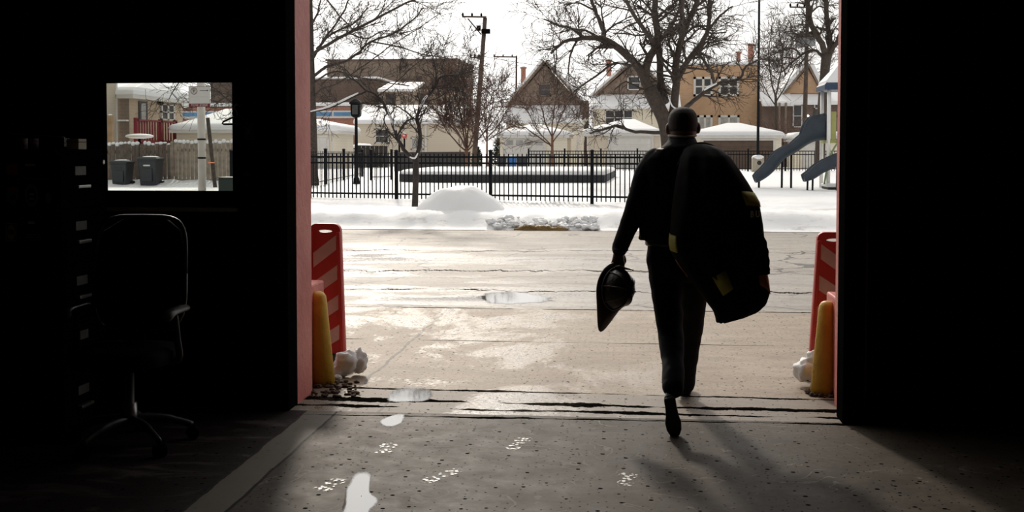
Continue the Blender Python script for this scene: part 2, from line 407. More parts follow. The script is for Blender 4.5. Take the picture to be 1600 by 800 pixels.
# window in the front wall
wf = MB(); t = .010
yy0, yy1 = YI + .005, YI + .045
wf.box((WX0, yy0, WZ0), (WX1, yy1, WZ0 + t)).box((WX0, yy0, WZ1 - t), (WX1, yy1, WZ1)).box((WX0, yy0, WZ0), (WX0 + t, yy1, WZ1)).box((WX1 - t, yy0, WZ0), (WX1, yy1, WZ1))
win = wf.build('window_1', STEEL, kind='structure')
def glass_mat():
    m = bpy.data.materials.new('window_glass'); m.use_nodes = True; t = m.node_tree; t.nodes.clear()
    o = t.nodes.new('ShaderNodeOutputMaterial'); mi = t.nodes.new('ShaderNodeMixShader'); tr = t.nodes.new('ShaderNodeBsdfTransparent'); gl = t.nodes.new('ShaderNodeBsdfGlossy'); fr = t.nodes.new('ShaderNodeFresnel')
    tr.inputs[0].default_value = (.93, .95, .94, 1); gl.inputs['Roughness'].default_value = .02
    t.links.new(fr.outputs[0], mi.inputs[0]); t.links.new(tr.outputs[0], mi.inputs[1]); t.links.new(gl.outputs[0], mi.inputs[2]); t.links.new(mi.outputs[0], o.inputs[0]); return m
MB().box((WX0 + t, YI + .022, WZ0 + t), (WX1 - t, YI + .026, WZ1 - t)).build('window_pane', glass_mat(), win)
SILL = M('worn_sill_paint', (.42, .38, .33), .6, .2, 10)
MB().box((WX0 + .03, YI - .05, 1.150), (WX1 + .02, YI, 1.172)).build('trim_7', SILL, kind='structure', bevel=.004)

# ------------------------------------------------------------------ snow covered ground across the street
def bank(x, y):
    n = noise.noise(Vector((x * .9, y * .9, 3))) * .5 + noise.noise(Vector((x * 2.7, y * 2.7, 8))) * .25
    n2 = noise.noise(Vector((x * 6, y * 6, 1)))
    t = max(0, min(1, (y - 21.75) / .9)); t = t * t * (3 - 2 * t)
    up = (.30 + .10 * n + .04 * n2) * t
    if y > 24: up += (.0 - .12) * min(1, (y - 24) / 1.2) * (1 - min(1, max(0, (y - 26.5) / 1.5)))    # trodden pavement
    rough = max(0, 1 - abs(x + 1.0) / 1.6) * max(0, 1 - abs(y - 22.6) / .9)                            # ploughed clods by the kerb
    up += rough * (.10 * noise.noise(Vector((x * 5, y * 5, 4))) - .06)
    e = min(1, max(0, (y - 27.5) / 1.0))
    return up * (1 - e) + e * (.28 + .03 * n)
frange = lambda a, b, s: [a + s * i for i in range(int(round((b - a) / s)) + 1)]
struct_bank = MB().grid(frange(-24, 14, .13), frange(21.6, 28.6, .13), bank).build('roadside_snow', SNOWK, smooth=True, kind='structure')
def field(x, y): return .28 + .03 * noise.noise(Vector((x * .9, 27.5 * .9, 3))) * max(0, 1 - (y - 28.5) / 3) + .03 * noise.noise(Vector((x * .22, y * .22, 5)))
MB().grid(frange(-60, 60, 1.0), frange(28.4, 78.4, 1.0), field).build('snow_field', SNOW, smooth=True, kind='structure')
struct('far_ground', MB().grid(frange(-260, 260, 20), frange(75, 395, 20), lambda x, y: .22), SNOW)
# bare yellow kerb showing through the ploughed snow
YK = M('chipped_yellow_kerb', (.22, .14, .05), .8, .5, 9, bump=.4)
k0, k1 = X(803, 21.7), X(888, 21.7)
kr = MB(); rk = random.Random(6); nk = 40; prof = []
for i in range(nk + 1):
    x = k0 + (k1 - k0) * i / nk; h = max(.03, .085 + .05 * noise.noise(Vector((x * 4, 0, 7))) + rk.uniform(-.012, .012)) * min(1, .3 + 4 * min(i, nk - i) / nk); y = 21.66 + .04 * noise.noise(Vector((x * 5, 3, 1)))
    prof.append([(x, y, 0), (x, y, h * .8), (x, y + .03, h), (x, 21.98, h), (x, 21.98, 0)])
kr.rings(prof).build('kerb', YK, kind='structure')
ck_ = MB(); rk = random.Random(9)
for i in range(95):
    x = rk.uniform(k0 - .5, k1 + .5); s_ = rk.uniform(.02, .075); y = rk.uniform(21.72, 22.3); ck_.ball((x, y, .03 + (y - 21.7) * .30), (s_ * 1.4, s_, s_ * .8), 9, 6, .9, 2.2, i)
ck_.build('ploughed_clods', SNOWD, smooth=True, kind='stuff'); bpy.data.objects['ploughed_clods']['label'] = 'dirty clods of ploughed snow along the yellow kerb'; bpy.data.objects['ploughed_clods']['category'] = 'snow'

# ------------------------------------------------------------------ vegetation
BARK = M('grey_brown_bark', (.060, .045, .036), .9, .35, 10, bump=.5)
BARKD = M('dark_wet_bark', (.036, .028, .024), .9, .35, 10, bump=.5)
BARKR = M('reddish_bark', (.17, .085, .055), .85, .3, 9, bump=.4)
TWIGR = M('reddish_twigs', (.105, .060, .046), .9, .25, 9)
BIRCH = M('frosted_pale_bark', (.62, .57, .50), .85, .2, 12, bump=.4)
def rotd(d, ang, rng):
    ax = d.orthogonal(); ax.rotate(Matrix.Rotation(rng.uniform(0, 2 * math.pi), 3, d)); q = d.copy(); q.rotate(Matrix.Rotation(ang, 3, ax)); return q
def twig(mb, p, d, L, r, lvl, mx, rng, rmin, kids, up=.12):
    n = 4 if lvl == 0 else 3; pts = [p.copy()]; q = p.copy(); d = d.normalized()
    for i in range(n):
        d = (d + Vector((rng.uniform(-1, 1), rng.uniform(-1, 1), rng.uniform(-1, 1) + up)) * .26).normalized(); q = q + d * (L / n); pts.append(q.copy())
    rad = [max(rmin, r * (1 - .65 * i / n)) for i in range(n + 1)]
    mb.tube(pts, rad, 4 if r > rmin * 2.2 else 3, cap=False)
    if lvl < mx:
        for k in range(kids[lvl]):
            t = rng.uniform(.2, 1) * n; i = min(int(t), n - 1); pp = pts[i].lerp(pts[i + 1], t - i); dd = (pts[i + 1] - pts[i]).normalized()
            twig(mb, pp, rotd(dd, rng.uniform(.45, 1.05), rng), L * rng.uniform(.42, .75), r * .5, lvl + 1, mx, rng, rmin, kids, up)
def px_line(pts, Y, rng, drift):
    out = []; y = Y; n = len(pts)
    for i, (a, b) in enumerate(pts): out.append(P(a, b, Y + drift * i / max(1, n - 1)))
    return out
def tree(name, label, Y, trunk, limbs, base=.25, bark=BARK, tbark=None, seed=1, rmin=.009, mx=2, kids=(4, 3), dens=1.0, tl=.9, depth=2.5, group=None, up=.12, cat='tree', fork=None):
    rng = random.Random(seed); s = Y / 1800
    p0 = P(*trunk[0][:2], Y); root = thing(name, label, cat, (p0.x, p0.y, base), group)
    pts = [P(a, b, Y) for a, b, r in trunk]; pts[0].z = base - .05
    tr = smoothline(pts, 3); rr = [interp([(i, r * s) for i, (a, b, r) in enumerate(trunk)], k / 3)[0] for k in range(len(tr))]
    rr[0] *= 1.25
    MB().tube(tr, rr, 10).build('trunk', tbark or bark, root, smooth=True)
    for k, (lp, r0, r1) in enumerate(limbs):
        m = MB(); dr = rng.uniform(-depth, depth); line = smoothline(px_line(lp, Y, rng, dr), 3)
        jit = s * .9
        line = [p + Vector((rng.uniform(-1, 1), rng.uniform(-1, 1), rng.uniform(-1, 1))) * jit * (0 < i < len(line) - 1) for i, p in enumerate(line)]
        n = len(line) - 1; rad = [(r0 + (r1 - r0) * i / n) * s for i in range(n + 1)]
        m.tube(line, rad, 7)
        tot = sum((line[i + 1] - line[i]).length for i in range(n))
        for j in range(int(tot * dens) + 2):
            t = rng.uniform(.18, 1) * n; i = min(int(t), n - 1); p = line[i].lerp(line[i + 1], t - i); d = (line[i + 1] - line[i]).normalized()
            twig(m, p, rotd(d, rng.uniform(.5, 1.15), rng), tl * rng.uniform(.5, 1.2), max(rmin * 1.4, rad[i] * .45), 0, mx, rng, rmin, kids, up)
        m.build('limb', bark, root, smooth=True)
    return root
def snowcap(root, px, Y, r, drift=0, name='snow_cap'):
    ln = smoothline([P(a, b, Y) for a, b in px], 3); n = len(ln)
    MB().tube([p + Vector((0, -r * .2, r * .55)) for p in ln], [r * (.4 + .6 * math.sin(math.pi * (i + .5) / n)) for i in range(n)], 6).build(name, SNOW, root, smooth=True)

big = tree('bare_tree', 'large bare spreading tree whose trunk rises behind the walking person', 45,
     [(1047, 267, 14), (1045, 225, 12), (1039, 192, 11), (1030, 170, 11), (1014, 138, 11)],
     [([(1016, 142), (1010, 128), (996, 103), (968, 76), (938, 60), (911, 60), (880, 66), (861, 84)], 9, 1.5),
      ([(942, 62), (944, 50), (936, 32), (930, 16), (921, -8)], 4.5, 2.5),
      ([(1010, 128), (1012, 95), (1026, 70), (1027, 45), (1023, 20), (1025, -12)], 7, 4.5),
      ([(1024, 72), (1010, 50), (996, 32), (974, -4)], 4, 2.5),
      ([(1028, 68), (1040, 52), (1050, 38), (1061, 16), (1066, -10)], 4, 2),
      ([(1044, 196), (1053, 172), (1056, 132), (1057, 96), (1066, 58), (1084, 16), (1094, -10)], 7.5, 3.5),
      ([(1064, 62), (1067, 40), (1065, 16), (1068, -10)], 4.5, 2.5),
      ([(1057, 128), (1072, 100), (1094, 70), (1108, 41), (1109, -10)], 5, 3),
      ([(1052, 186), (1070, 169), (1084, 157), (1109, 138), (1128, 129), (1155, 124), (1166, 104), (1190, 92)], 4.5, 1.5),
      ([(1117, 133), (1111, 112), (1096, 89), (1095, 76), (1110, 60)], 2.6, 1.2),
      ([(998, 106), (985, 101), (962, 98), (930, 119), (897, 143)], 3, 1.2),
      ([(1041, 208), (1010, 207), (985, 204), (963, 197), (935, 204), (922, 208)], 3, 1.6),
      ([(1028, 68), (1031, 95), (1032, 126), (1040, 160)], 5, 6),
      ([(1016, 140), (1000, 138), (978, 128), (960, 140)], 2, 1.0),
      ([(911, 60), (895, 44), (872, 40), (850, 30)], 2.2, 1), ([(938, 60), (915, 48), (893, 45), (875, 52)], 2.2, 1),
      ([(905, 60), (893, 80), (888, 105), (889, 125)], 2, .8), ([(930, 16), (905, 5), (880, 8)], 1.8, .9),
      ([(1109, 45), (1125, 25), (1145, 10)], 2.2, 1.2), ([(1066, 58), (1090, 40), (1110, 52), (1135, 50)], 2, 1)],
     seed=11, dens=2.1, tl=1.25, kids=(6, 4), depth=4, rmin=.0085, bark=BARK)
snowcap(big, [(1100, 142), (1109, 136), (1120, 131)], 44.9, .045); snowcap(big, [(1044, 150), (1050, 166), (1060, 172)], 44.8, .03); snowcap(big, [(965, 97), (978, 98), (990, 101)], 44.8, .04)
sm = tree('street_tree', 'small dark forked tree rooted in the roadside snow before the iron fence', 25.0,
     [(648, 328, 5.2), (649, 300, 4.9), (650, 262, 4.8), (649, 244, 5.0)],
     [([(649, 250), (640, 244), (627, 227), (620, 214), (611, 188), (602, 166), (590, 150), (572, 141), (555, 126), (537, 117)], 3.6, 1.2),
      ([(650, 248), (656, 225), (655, 196), (651, 185), (662, 160), (680, 135), (690, 120), (720, 117), (742, 109)], 3.8, 1.0),
      ([(572, 143), (545, 155), (515, 169), (480, 177)], 1.6, .9),
      ([(683, 128), (679, 100), (674, 82)], 1.3, .6), ([(648, 186), (630, 172), (608, 160)], 1.3, .7),
      ([(620, 214), (632, 192), (646, 186)], 1.5, 1), ([(690, 120), (705, 135), (735, 150)], 1.1, .6),
      ([(606, 175), (600, 186), (606, 200)], 1.2, .7), ([(662, 160), (690, 150), (712, 128), (735, 75)], 1.1, .5),
      ([(555, 126), (535, 105), (500, 95)], .9, .5), ([(590, 150), (612, 135), (640, 108), (668, 88)], 1.1, .5)],
     base=.24, seed=5, dens=5.5, tl=.50, kids=(5, 3), depth=.7, rmin=.0050, bark=BARKD)
snowcap(sm, [(560, 146), (545, 153), (515, 167), (485, 175)], 24.97, .022); snowcap(sm, [(606, 172), (612, 190), (618, 205)], 24.95, .03); snowcap(sm, [(640, 246), (648, 248), (653, 240)], 24.9, .02); snowcap(sm, [(655, 172), (662, 158), (668, 150)], 24.95, .03)
lt = tree('bare_tree', 'tall bare tree half hidden at the left door jamb with branches reaching over the fence', 40,
     [(491, 291, 7), (490, 220, 6), (488, 150, 5.5), (486, 80, 5), (484, 0, 4.5), (483, -40, 4)],
     [([(486, 86), (500, 77), (545, 52), (582, 32), (620, 12), (656, -4)], 3, 1.4), ([(487, 122), (512, 104), (536, 98), (562, 80), (580, 65), (615, 52), (645, 32), (662, 12)], 2.6, 1),
      ([(489, 92), (506, 62), (532, 28), (546, -4)], 2, 1.2), ([(495, 76), (520, 52), (550, 38), (575, 12)], 2, 1), ([(486, 40), (496, 20), (503, -6)], 2, 1), ([(506, -8), (530, 24), (552, 47)], 1.4, .9),
      ([(489, 130), (520, 112), (550, 118), (600, 128), (640, 134)], 1.6, .8), ([(488, 160), (500, 140), (525, 132), (555, 112), (575, 98), (610, 72), (660, 42)], 1.6, .7),
      ([(488, 150), (440, 165), (390, 163), (360, 158), (338, 140), (325, 128)], 2.4, .8), ([(487, 110), (430, 122), (385, 140), (350, 152), (335, 165)], 1.8, .7), ([(487, 100), (420, 100), (360, 118), (300, 115), (275, 135), (264, 155)], 2, .6),
      ([(580, 65), (620, 72), (660, 85), (705, 92)], 1.4, .6), ([(545, 52), (575, 60), (600, 48), (640, 50), (690, 20)], 1.3, .6)],
     seed=21, dens=2.3, tl=1.1, kids=(5, 3), depth=2, rmin=.007, bark=BARK)
tree('ornamental_tree', 'reddish vase shaped bare tree on the snowy bed left of the blue bin', 59,
     [(728, 269, 3.4), (728, 250, 2.8), (729, 230, 2.6)],
     [([(729, 232), (718, 212), (704, 185), (694, 150), (690, 125)], 1.6, .6), ([(729, 232), (722, 195), (714, 150), (711, 115)], 1.6, .6), ([(729, 230), (732, 195), (736, 150), (741, 118)], 1.6, .6),
      ([(730, 232), (744, 205), (760, 170), (773, 140)], 1.5, .5), ([(728, 236), (712, 222), (694, 198), (680, 168)], 1.4, .5), ([(730, 236), (750, 215), (770, 190), (786, 165)], 1.3, .5),
      ([(728, 225), (726, 180), (724, 140), (728, 110)], 1.2, .5), ([(720, 214), (708, 200), (690, 185), (670, 160)], 1.1, .5)],
     base=.3, bark=TWIGR, tbark=BARKR, seed=31, dens=4.2, tl=1.2, kids=(5, 4), depth=2.2, rmin=.011, up=.3)
tree('ornamental_tree', 'slim reddish bare tree standing just left of the trash bins', 68,
     [(763, 268, 2), (761, 240, 1.6), (761, 215, 1.4)],
     [([(761, 222), (752, 205), (745, 180), (742, 150)], 1, .5), ([(761, 218), (764, 190), (770, 165), (772, 140)], 1, .5), ([(761, 215), (776, 200), (790, 175), (800, 160)], 1, .5), ([(761, 216), (758, 190), (757, 160)], .9, .5), ([(761, 220), (785, 205), (806, 195)], .8, .4)],
     base=.3, bark=TWIGR, tbark=BARKR, seed=32, dens=3.6, tl=1.1, kids=(5, 3), depth=2, rmin=.011, up=.2)
tree('ornamental_tree', 'reddish bare tree in front of the small garage with white paneled door', 61,
     [(864, 270, 2.4), (863, 240, 2.1), (863, 212, 1.8)],
     [([(862, 229), (847, 218), (826, 203), (815, 196)], 1.3, .6), ([(863, 215), (852, 192), (845, 165), (838, 145)], 1.2, .5), ([(863, 213), (864, 185), (868, 160), (872, 138)], 1.2, .5), ([(863, 213), (873, 190), (884, 168), (895, 150)], 1.2, .5), ([(864, 222), (880, 200), (897, 186), (912, 175)], 1, .4), ([(860, 225), (840, 205), (828, 180), (822, 165)], 1, .4)],
     base=.3, bark=TWIGR, tbark=BARKR, seed=33, dens=3.6, tl=1.1, kids=(5, 3), depth=2, rmin=.010, up=.2)
tree('bare_tree', 'bare tree with thick dark trunk rising behind the playground slide', 70,
     [(1280, 260, 8), (1283, 200, 7.5), (1288, 120, 7), (1292, 85, 8)],
     [([(1291, 90), (1284, 68), (1272, 48), (1264, 22), (1260, -8)], 5, 3.6), ([(1292, 88), (1297, 68), (1292, 30), (1290, -8)], 4.5, 3.6), ([(1294, 88), (1303, 74), (1312, 56), (1325, 20)], 4, 2.5),
      ([(1290, 92), (1276, 80), (1262, 81), (1243, 92), (1226, 110), (1210, 113)], 2.6, 1), ([(1271, 50), (1255, 54), (1240, 52), (1235, 36)], 2.2, 1), ([(1250, 86), (1240, 75), (1222, 78), (1200, 90)], 1.6, .7), ([(1264, 22), (1280, 10), (1300, 20)], 1.6, .8), ([(1243, 92), (1225, 90), (1205, 96), (1185, 88)], 1.4, .6)],
     base=.28, seed=41, dens=2.0, tl=1.5, kids=(5, 4), depth=3, rmin=.012, bark=BARK)
tree('bare_tree', 'thin bare tree between the brick house and the house with gable', 91,
     [(1214, 256, 2.5), (1213, 200, 2.2), (1212, 150, 2)],
     [([(1212, 155), (1205, 120), (1202, 80), (1206, 45)], 1.4, .5), ([(1212, 150), (1220, 110), (1222, 75), (1215, 40)], 1.4, .5), ([(1212, 160), (1230, 130), (1244, 100)], 1.2, .5), ([(1212, 165), (1196, 140), (1186, 110)], 1, .5)],
     base=.22, seed=42, dens=1.6, tl=2.0, kids=(5, 3), depth=3, rmin=.014)
tree('bare_tree', 'bare tree showing between the brown flat roofed blocks and the utility pole', 127,
     [(700, 250, 3), (700, 190, 2.6), (702, 150, 2.2)],
     [([(702, 160), (690, 135), (672, 120), (655, 105)], 1.5, .5), ([(702, 150), (706, 120), (700, 95)], 1.5, .5), ([(702, 155), (722, 130), (740, 110)], 1.4, .5), ([(702, 165), (735, 150), (775, 130)], 1.3, .5)],
     base=.22, seed=43, dens=.9, tl=2.2, kids=(5, 3), depth=3, rmin=.016)
tree('bare_tree', 'distant bare tree behind the roof of the dark brick house', 128,
     [(1232, 250, 3), (1232, 170, 2.6), (1232, 120, 2.2)],
     [([(1232, 130), (1222, 95), (1216, 62)], 1.5, .5), ([(1232, 122), (1238, 90), (1236, 58)], 1.5, .5), ([(1232, 135), (1254, 108), (1274, 84)], 1.4, .5), ([(1232, 140), (1208, 118), (1190, 92)], 1.4, .5), ([(1240, 125), (1262, 118), (1295, 108)], 1.2, .5)],
     base=.22, seed=45, dens=1.3, tl=2.4, kids=(5, 4), depth=3, rmin=.016, bark=TWIGR)
tree('birch_tree', 'crooked frosted pale trunk between the two garages', 76,
     [(903, 262, 2.0), (904, 235, 2.6), (906, 205, 3.0), (913, 190, 3.0), (917, 186, 2.5)],
     [([(906, 208), (902, 215), (901, 240), (902, 250)], 1.6, 1), ([(908, 205), (912, 215), (909, 226), (906, 222)], 1.6, 1), ([(913, 190), (925, 184), (935, 190)], 1.6, .8)],
     base=.3, bark=BIRCH, seed=44, dens=.1, tl=.5, kids=(1, 1), depth=.6, rmin=.012)
# leafless scrub beside the gabled house, and dark evergreen shrub by the bins
rng = random.Random(77)
for k, (a, b, h, lab) in enumerate([(1196, 234, 52, 'leafless upright scrub bush beside the lamp mast'), (1222, 236, 62, 'leafless upright scrub bush in front of the dark brick porch'), (1246, 236, 44, 'low leafless scrub bush left of the slide')]):
    Y = 89 + k * 4; p = P(a, b, Y); r = thing('scrub_bush', lab, 'bush', (p.x, Y, .22), 'leafless bushes by the far houses'); m = MB()
    for j in range(22):
        twig(m, Vector((p.x + rng.uniform(-.5, .5), Y + rng.uniform(-.5, .5), .2)), Vector((rng.uniform(-.35, .35), rng.uniform(-.3, .3), 1)), h * Y / 1800 * rng.uniform(.6, 1.1), .03, 0, 2, rng, .011, (4, 2), .3)
    m.build('stems', TWIGR, r)
LEAF = M('dark_evergreen', (.035, .04, .022), .9, .5, 5)
for a, b, w_, h, lab in [(781, 236, 26, 46, 'dark evergreen shrub left of the paneled garage'), (745, 240, 16, 30, 'low dark shrub behind the reddish tree')]:
    Y = 89; p = P(a, b, Y); s = Y / 1800; r = thing('evergreen_shrub', lab, 'shrub', (p.x, Y, .22)); m = MB()
    for j in range(420):
        t = rng.random() ** .7; z = .2 + t * h * s; ra = w_ * s * .5 * math.sqrt(max(0, 1 - t * t)) * rng.uniform(.4, 1.05); an = rng.uniform(0, 6.28)
        c = Vector((p.x + ra * math.cos(an), Y + ra * math.sin(an), z)); d = rotd(Vector((0, 0, 1)), rng.uniform(0, 1.5), rng) * .22; e = d.orthogonal().normalized() * .07
        m.add([c - e, c + e, c + d + e * .3, c + d - e * .3], [(0, 1, 2, 3)])
    o = m.build('foliage', LEAF, r); MB().tube([(p.x, Y, .2), (p.x, Y, .2 + h * s * .7)], [.08, .03], 6).build('stem', BARK, r)

# ------------------------------------------------------------------ buildings
WHITE = M('white_trim', (.66, .64, .60), .6, .06, 3)
GLASSD = M('dark_window_glass', (.05, .05, .055), .12, .3, 2)
GLASSP = M('curtained_glass', (.38, .37, .35), .3, .25, 3)
BEIGE = siding('beige_siding', (.76, .69, .56)); TAN = siding('tan_siding', (.64, .56, .45), .16)
CREAM = siding('cream_siding', (.80, .73, .60), .2)
SHING = M('brown_shingles', (.22, .165, .13), .9, .35, 3, bump=.5)
BROWNB = brick('brown_brick', (.27, .205, .16), (.23, .17, .135), (.30, .25, .20))
BROWN2 = brick('dark_brown_brick', (.15, .105, .085), (.17, .12, .095), (.19, .15, .125))
REDB = brick('red_brick', (.42, .19, .135), (.37, .16, .115), (.42, .27, .22))
ORNB = brick('orange_brick', (.56, .36, .21), (.49, .30, .17), (.50, .37, .27))
TANB = brick('buff_brick', (.62, .49, .35), (.56, .44, .31), (.60, .51, .41))
def wall(root, x0, x1, py0, Y, mat, depth=7.0, base=.15, name='wall'):
    a = X(x0, Y); b = X(x1, Y); return MB().box((a, Y, base), (b, Y + depth, Z(py0, Y))).build(name, mat, root)
def house(name, label, Y, pxc, cat='house', group=None):
    p = P(pxc, 250, Y); return thing(name, label, cat, (p.x, Y, .22), group)
def window(root, x0, y0, x1, y1, Y, nx=1, ny=2, frame=None, pane=None, fw=.10):
    frame = frame or WHITE; pane = pane or GLASSD
    a, b = X(x0, Y), X(x1, Y); z1, z0 = Z(y0, Y), Z(y1, Y); m = MB(); t = .09; y = Y - t
    m.box((a, y, z0), (a + fw, Y, z1)).box((b - fw, y, z0), (b, Y, z1)).box((a, y, z0), (b, Y, z0 + fw)).box((a, y, z1 - fw), (b, Y, z1))
    for i in range(1, nx): c = a + (b - a) * i / nx; m.box((c - fw / 2, y, z0), (c + fw / 2, Y, z1))
    for i in range(1, ny): c = z0 + (z1 - z0) * i / ny; m.box((a, y + .02, c - fw * .3), (b, Y, c + fw * .3))
    f = m.build('window', frame, root)
    MB().box((a + fw * .5, Y - .035, z0 + fw * .5), (b - fw * .5, Y - .01, z1 - fw * .5)).build('pane', pane, f); return f
def panel_door(root, x0, y0, x1, Y, mat, frame=None, base=.25, rows=4, cols=4, lights=False, name='garage_door'):
    a, b = X(x0, Y), X(x1, Y); z1 = Z(y0, Y); m = MB(); n = MB()
    m.box((a, Y - .05, base), (b, Y - .01, z1)); ph = (z1 - base) / rows; pw_ = (b - a) / cols
    for r in range(rows):
        for c in range(cols):
            if lights and r == rows - 1:
                n.box((a + c * pw_ + .10, Y - .075, base + r * ph + .08), (a + (c + 1) * pw_ - .10, Y - .05, base + (r + 1) * ph - .10))
            else: m.box((a + c * pw_ + .07, Y - .07, base + r * ph + .07), (a + (c + 1) * pw_ - .07, Y - .05, base + (r + 1) * ph - .07))
    d = m.build(name, mat, root, bevel=.01)
    if lights: n.build('window_row', GLASSP, d)
    if frame:
        t = MB(); w_ = .14; t.box((a - w_, Y - .09, base), (a, Y, z1)).box((b, Y - .09, base), (b + w_, Y, z1)).box((a - w_, Y - .09, z1), (b + w_, Y, z1 + w_)); t.build('door_frame', frame, root)
def hip_roof(root, x0, x1, ye, apex, Y, depth, over=.25, th=.22, fascia=None, snow=.30, rid=.15):
    a, b = X(x0, Y - over), X(x1, Y - over); z = Z(ye, Y - over); ym = Y + depth / 2; zp = P(apex[0], apex[1], ym); y0, y1 = Y - over, Y + depth + over
    MB().box((a, y0, z - th), (b, y1, z)).build('roof_fascia', fascia or WHITE, root)
    L = (b - a) * rid; k = snow; i2 = .04
    def ring(o, zz, rr=.35):
        pts = []
        for cx, cy, s0 in ((b - o, y1 - o, 0), (a + o, y1 - o, 90), (a + o, y0 + o, 180), (b - o, y0 + o, 270)):
            sx = 1 if cx > (a + b) / 2 else -1; sy = 1 if cy > (y0 + y1) / 2 else -1
            for q in range(4):
                an = math.radians(s0 + q * 30); pts.append(Vector((cx - sx * rr + rr * math.cos(an), cy - sy * rr + rr * math.sin(an), zz)))
        return pts
    r1 = ring(-.06, z - .01); r2 = ring(-.12, z + k * .35); r3 = ring(.02, z + k * .8); r4 = ring(.3, z + k * 1.08)
    c = Vector((zp.x, ym, zp.z)); rings = [r1, r2, r3, r4]
    for t in (.35, .65, .85, .95, 1.0):
        rings.append([Vector((c.x + (p.x - c.x) * (1 - t) + (L if p.x > c.x else -L) * min(1, t * 1.0) * .5 * t, c.y + (p.y - c.y) * (1 - t), p.z + (c.z - p.z) * (t ** .92))) for p in r4])
    MB().rings(rings).build('roof_snow', SNOW, root, smooth=True)
def slab(root, poly, d, name, mat):  # polygon of world points, pushed back by d along Y
    return MB().prism(poly, (0, d, 0)).build(name, mat, root)
def gable(root, x0, x1, ybase, apex, Y, depth, wallmat, over=.35, th=.28, snow=.22):
    A, B, T = P(x0, ybase, Y), P(x1, ybase, Y), P(apex[0], apex[1], Y)
    T2 = T - Vector((0, 0, .25))
    slab(root, [A, B, T2], depth, 'gable_wall', wallmat)
    for q in (A, B):
        d = (q - T).normalized(); e = q + d * .45; up = Vector((0, 0, 1)); nn = Vector((-d.z, 0, d.x)); nn = nn if nn.z > 0 else -nn
        poly = [T - nn * .02, e - nn * .02, e + nn * th * .6, T + nn * th * .6]; poly = [p + Vector((0, -over, 0)) for p in poly]
        slab(root, poly, depth + over, 'roof_slab', SHING)
        poly = [T + nn * th * .6, e + nn * th * .6, e + nn * (th * .6 + snow), T + nn * (th * .6 + snow)]; poly = [p + Vector((0, -over * .8, 0)) for p in poly]
        slab(root, poly, depth + over * .8, 'roof_snow', SNOW)
def chimney(root, x0, x1, y0, y1, Y, mat):
    a, b = X(x0, Y), X(x1, Y); m = MB().box((a, Y, Z(y1, Y)), (b, Y + (b - a), Z(y0, Y))); m.box((a - .08, Y - .08, Z(y0 + 2, Y)), (b + .08, Y + (b - a) + .08, Z(y0, Y))); c = m.build('chimney', mat, root)
    MB().ball(((a + b) / 2, Y + (b - a) / 2, Z(y0, Y)), ((b - a) * .5, (b - a) * .5, .12), 10, 6).build('snow_cap', SNOW, c, smooth=True)
def lean_roof(root, x0, x1, yf, yb, Y, run, th=.25, name='roof_snow', mat=None):
    a, b = X(x0, Y), X(x1, Y); z0 = Z(yf, Y); z1 = Z(yb, Y + run)
    MB().add([(a, Y, z0 - th), (b, Y, z0 - th), (b, Y + run, z1 - th), (a, Y + run, z1 - th), (a, Y, z0), (b, Y, z0), (b, Y + run, z1), (a, Y + run, z1)],
             [(0, 3, 2, 1), (4, 5, 6, 7), (0, 1, 5, 4), (1, 2, 6, 5), (2, 3, 7, 6), (3, 0, 4, 7)]).build(name, mat or SNOW, root, bevel=.08)

# far brown flat roofed blocks
h = house('apartment_block', 'large brown flat roofed brick block far behind the left trees', 132, 613, 'building')
wall(h, 512, 714, 92, 132, BROWNB, 14)
MB().box((X(510, 132), 131.8, Z(93, 132)), (X(716, 132), 146.2, Z(90.5, 132))).build('parapet', BROWN2, h)
for a in (560, 650, 690): window(h, a, 118, a + 9, 140, 132, 1, 2, BROWN2)
h = house('brick_building', 'lower dark brown building with a snowy parapet in front of the big brown block', 118, 530, 'building')
wall(h, 330, 592, 122, 118, BROWN2, 12)
MB().box((X(329, 118), 117.8, Z(122, 118)), (X(593, 118), 130.2, Z(118.5, 118))).build('roof_snow', SNOW, h, bevel=.1)
h = house('garage_building', 'buff building with a sloping snowy canopy under the big brown block', 114, 635, 'building')
wall(h, 592, 700, 139, 114, M('buff_render', (.40, .34, .27), .8, .25, 1), 8)
lean_roof(h, 590, 648, 138, 127, 113.2, 6, .3)
window(h, 603, 145, 618, 166, 114, 1, 2, BROWN2); window(h, 655, 145, 670, 166, 114, 1, 2, BROWN2)
# red brick shop with blue fascia
h = house('shop_building', 'long low red brick shop with a blue striped white fascia', 104, 490, 'shop')
wall(h, 284, 553, 166, 104, REDB, 7)
FB = M('blue_fascia_stripe', (.10, .26, .48), .5, .2, 1)
m = MB(); m.box((X(283, 104), 103.75, Z(184, 104)), (X(554, 104), 104, Z(172, 104))); m.build('fascia', WHITE, h)
for a, b in ((286, 520), (523, 549)): MB().box((X(a, 104), 103.7, Z(180.5, 104)), (X(b, 104), 103.75, Z(174.5, 104))).build('fascia_stripe', FB, h)
MB().box((X(283, 104), 103.8, Z(165, 104)), (X(554, 104), 111.2, Z(159, 104))).build('roof_snow', SNOW, h, bevel=.15)
# beige sided house with snowy roof behind the small trees
h = house('sided_house', 'long tan sided house with a snowy roof behind the forked street tree', 97, 640)
wall(h, 554, 722, 186, 97, TAN, 8)
lean_roof(h, 552, 724, 187, 163, 96.6, 4.5, .35)
window(h, 586, 201, 608, 224, 97, 1, 2); window(h, 642, 215, 662, 234, 97, 1, 1, None, GLASSP)
MB().box((X(664, 97), 96.9, .2), (X(667, 97), 97, Z(190, 97))).build('downpipe', WHITE, h)
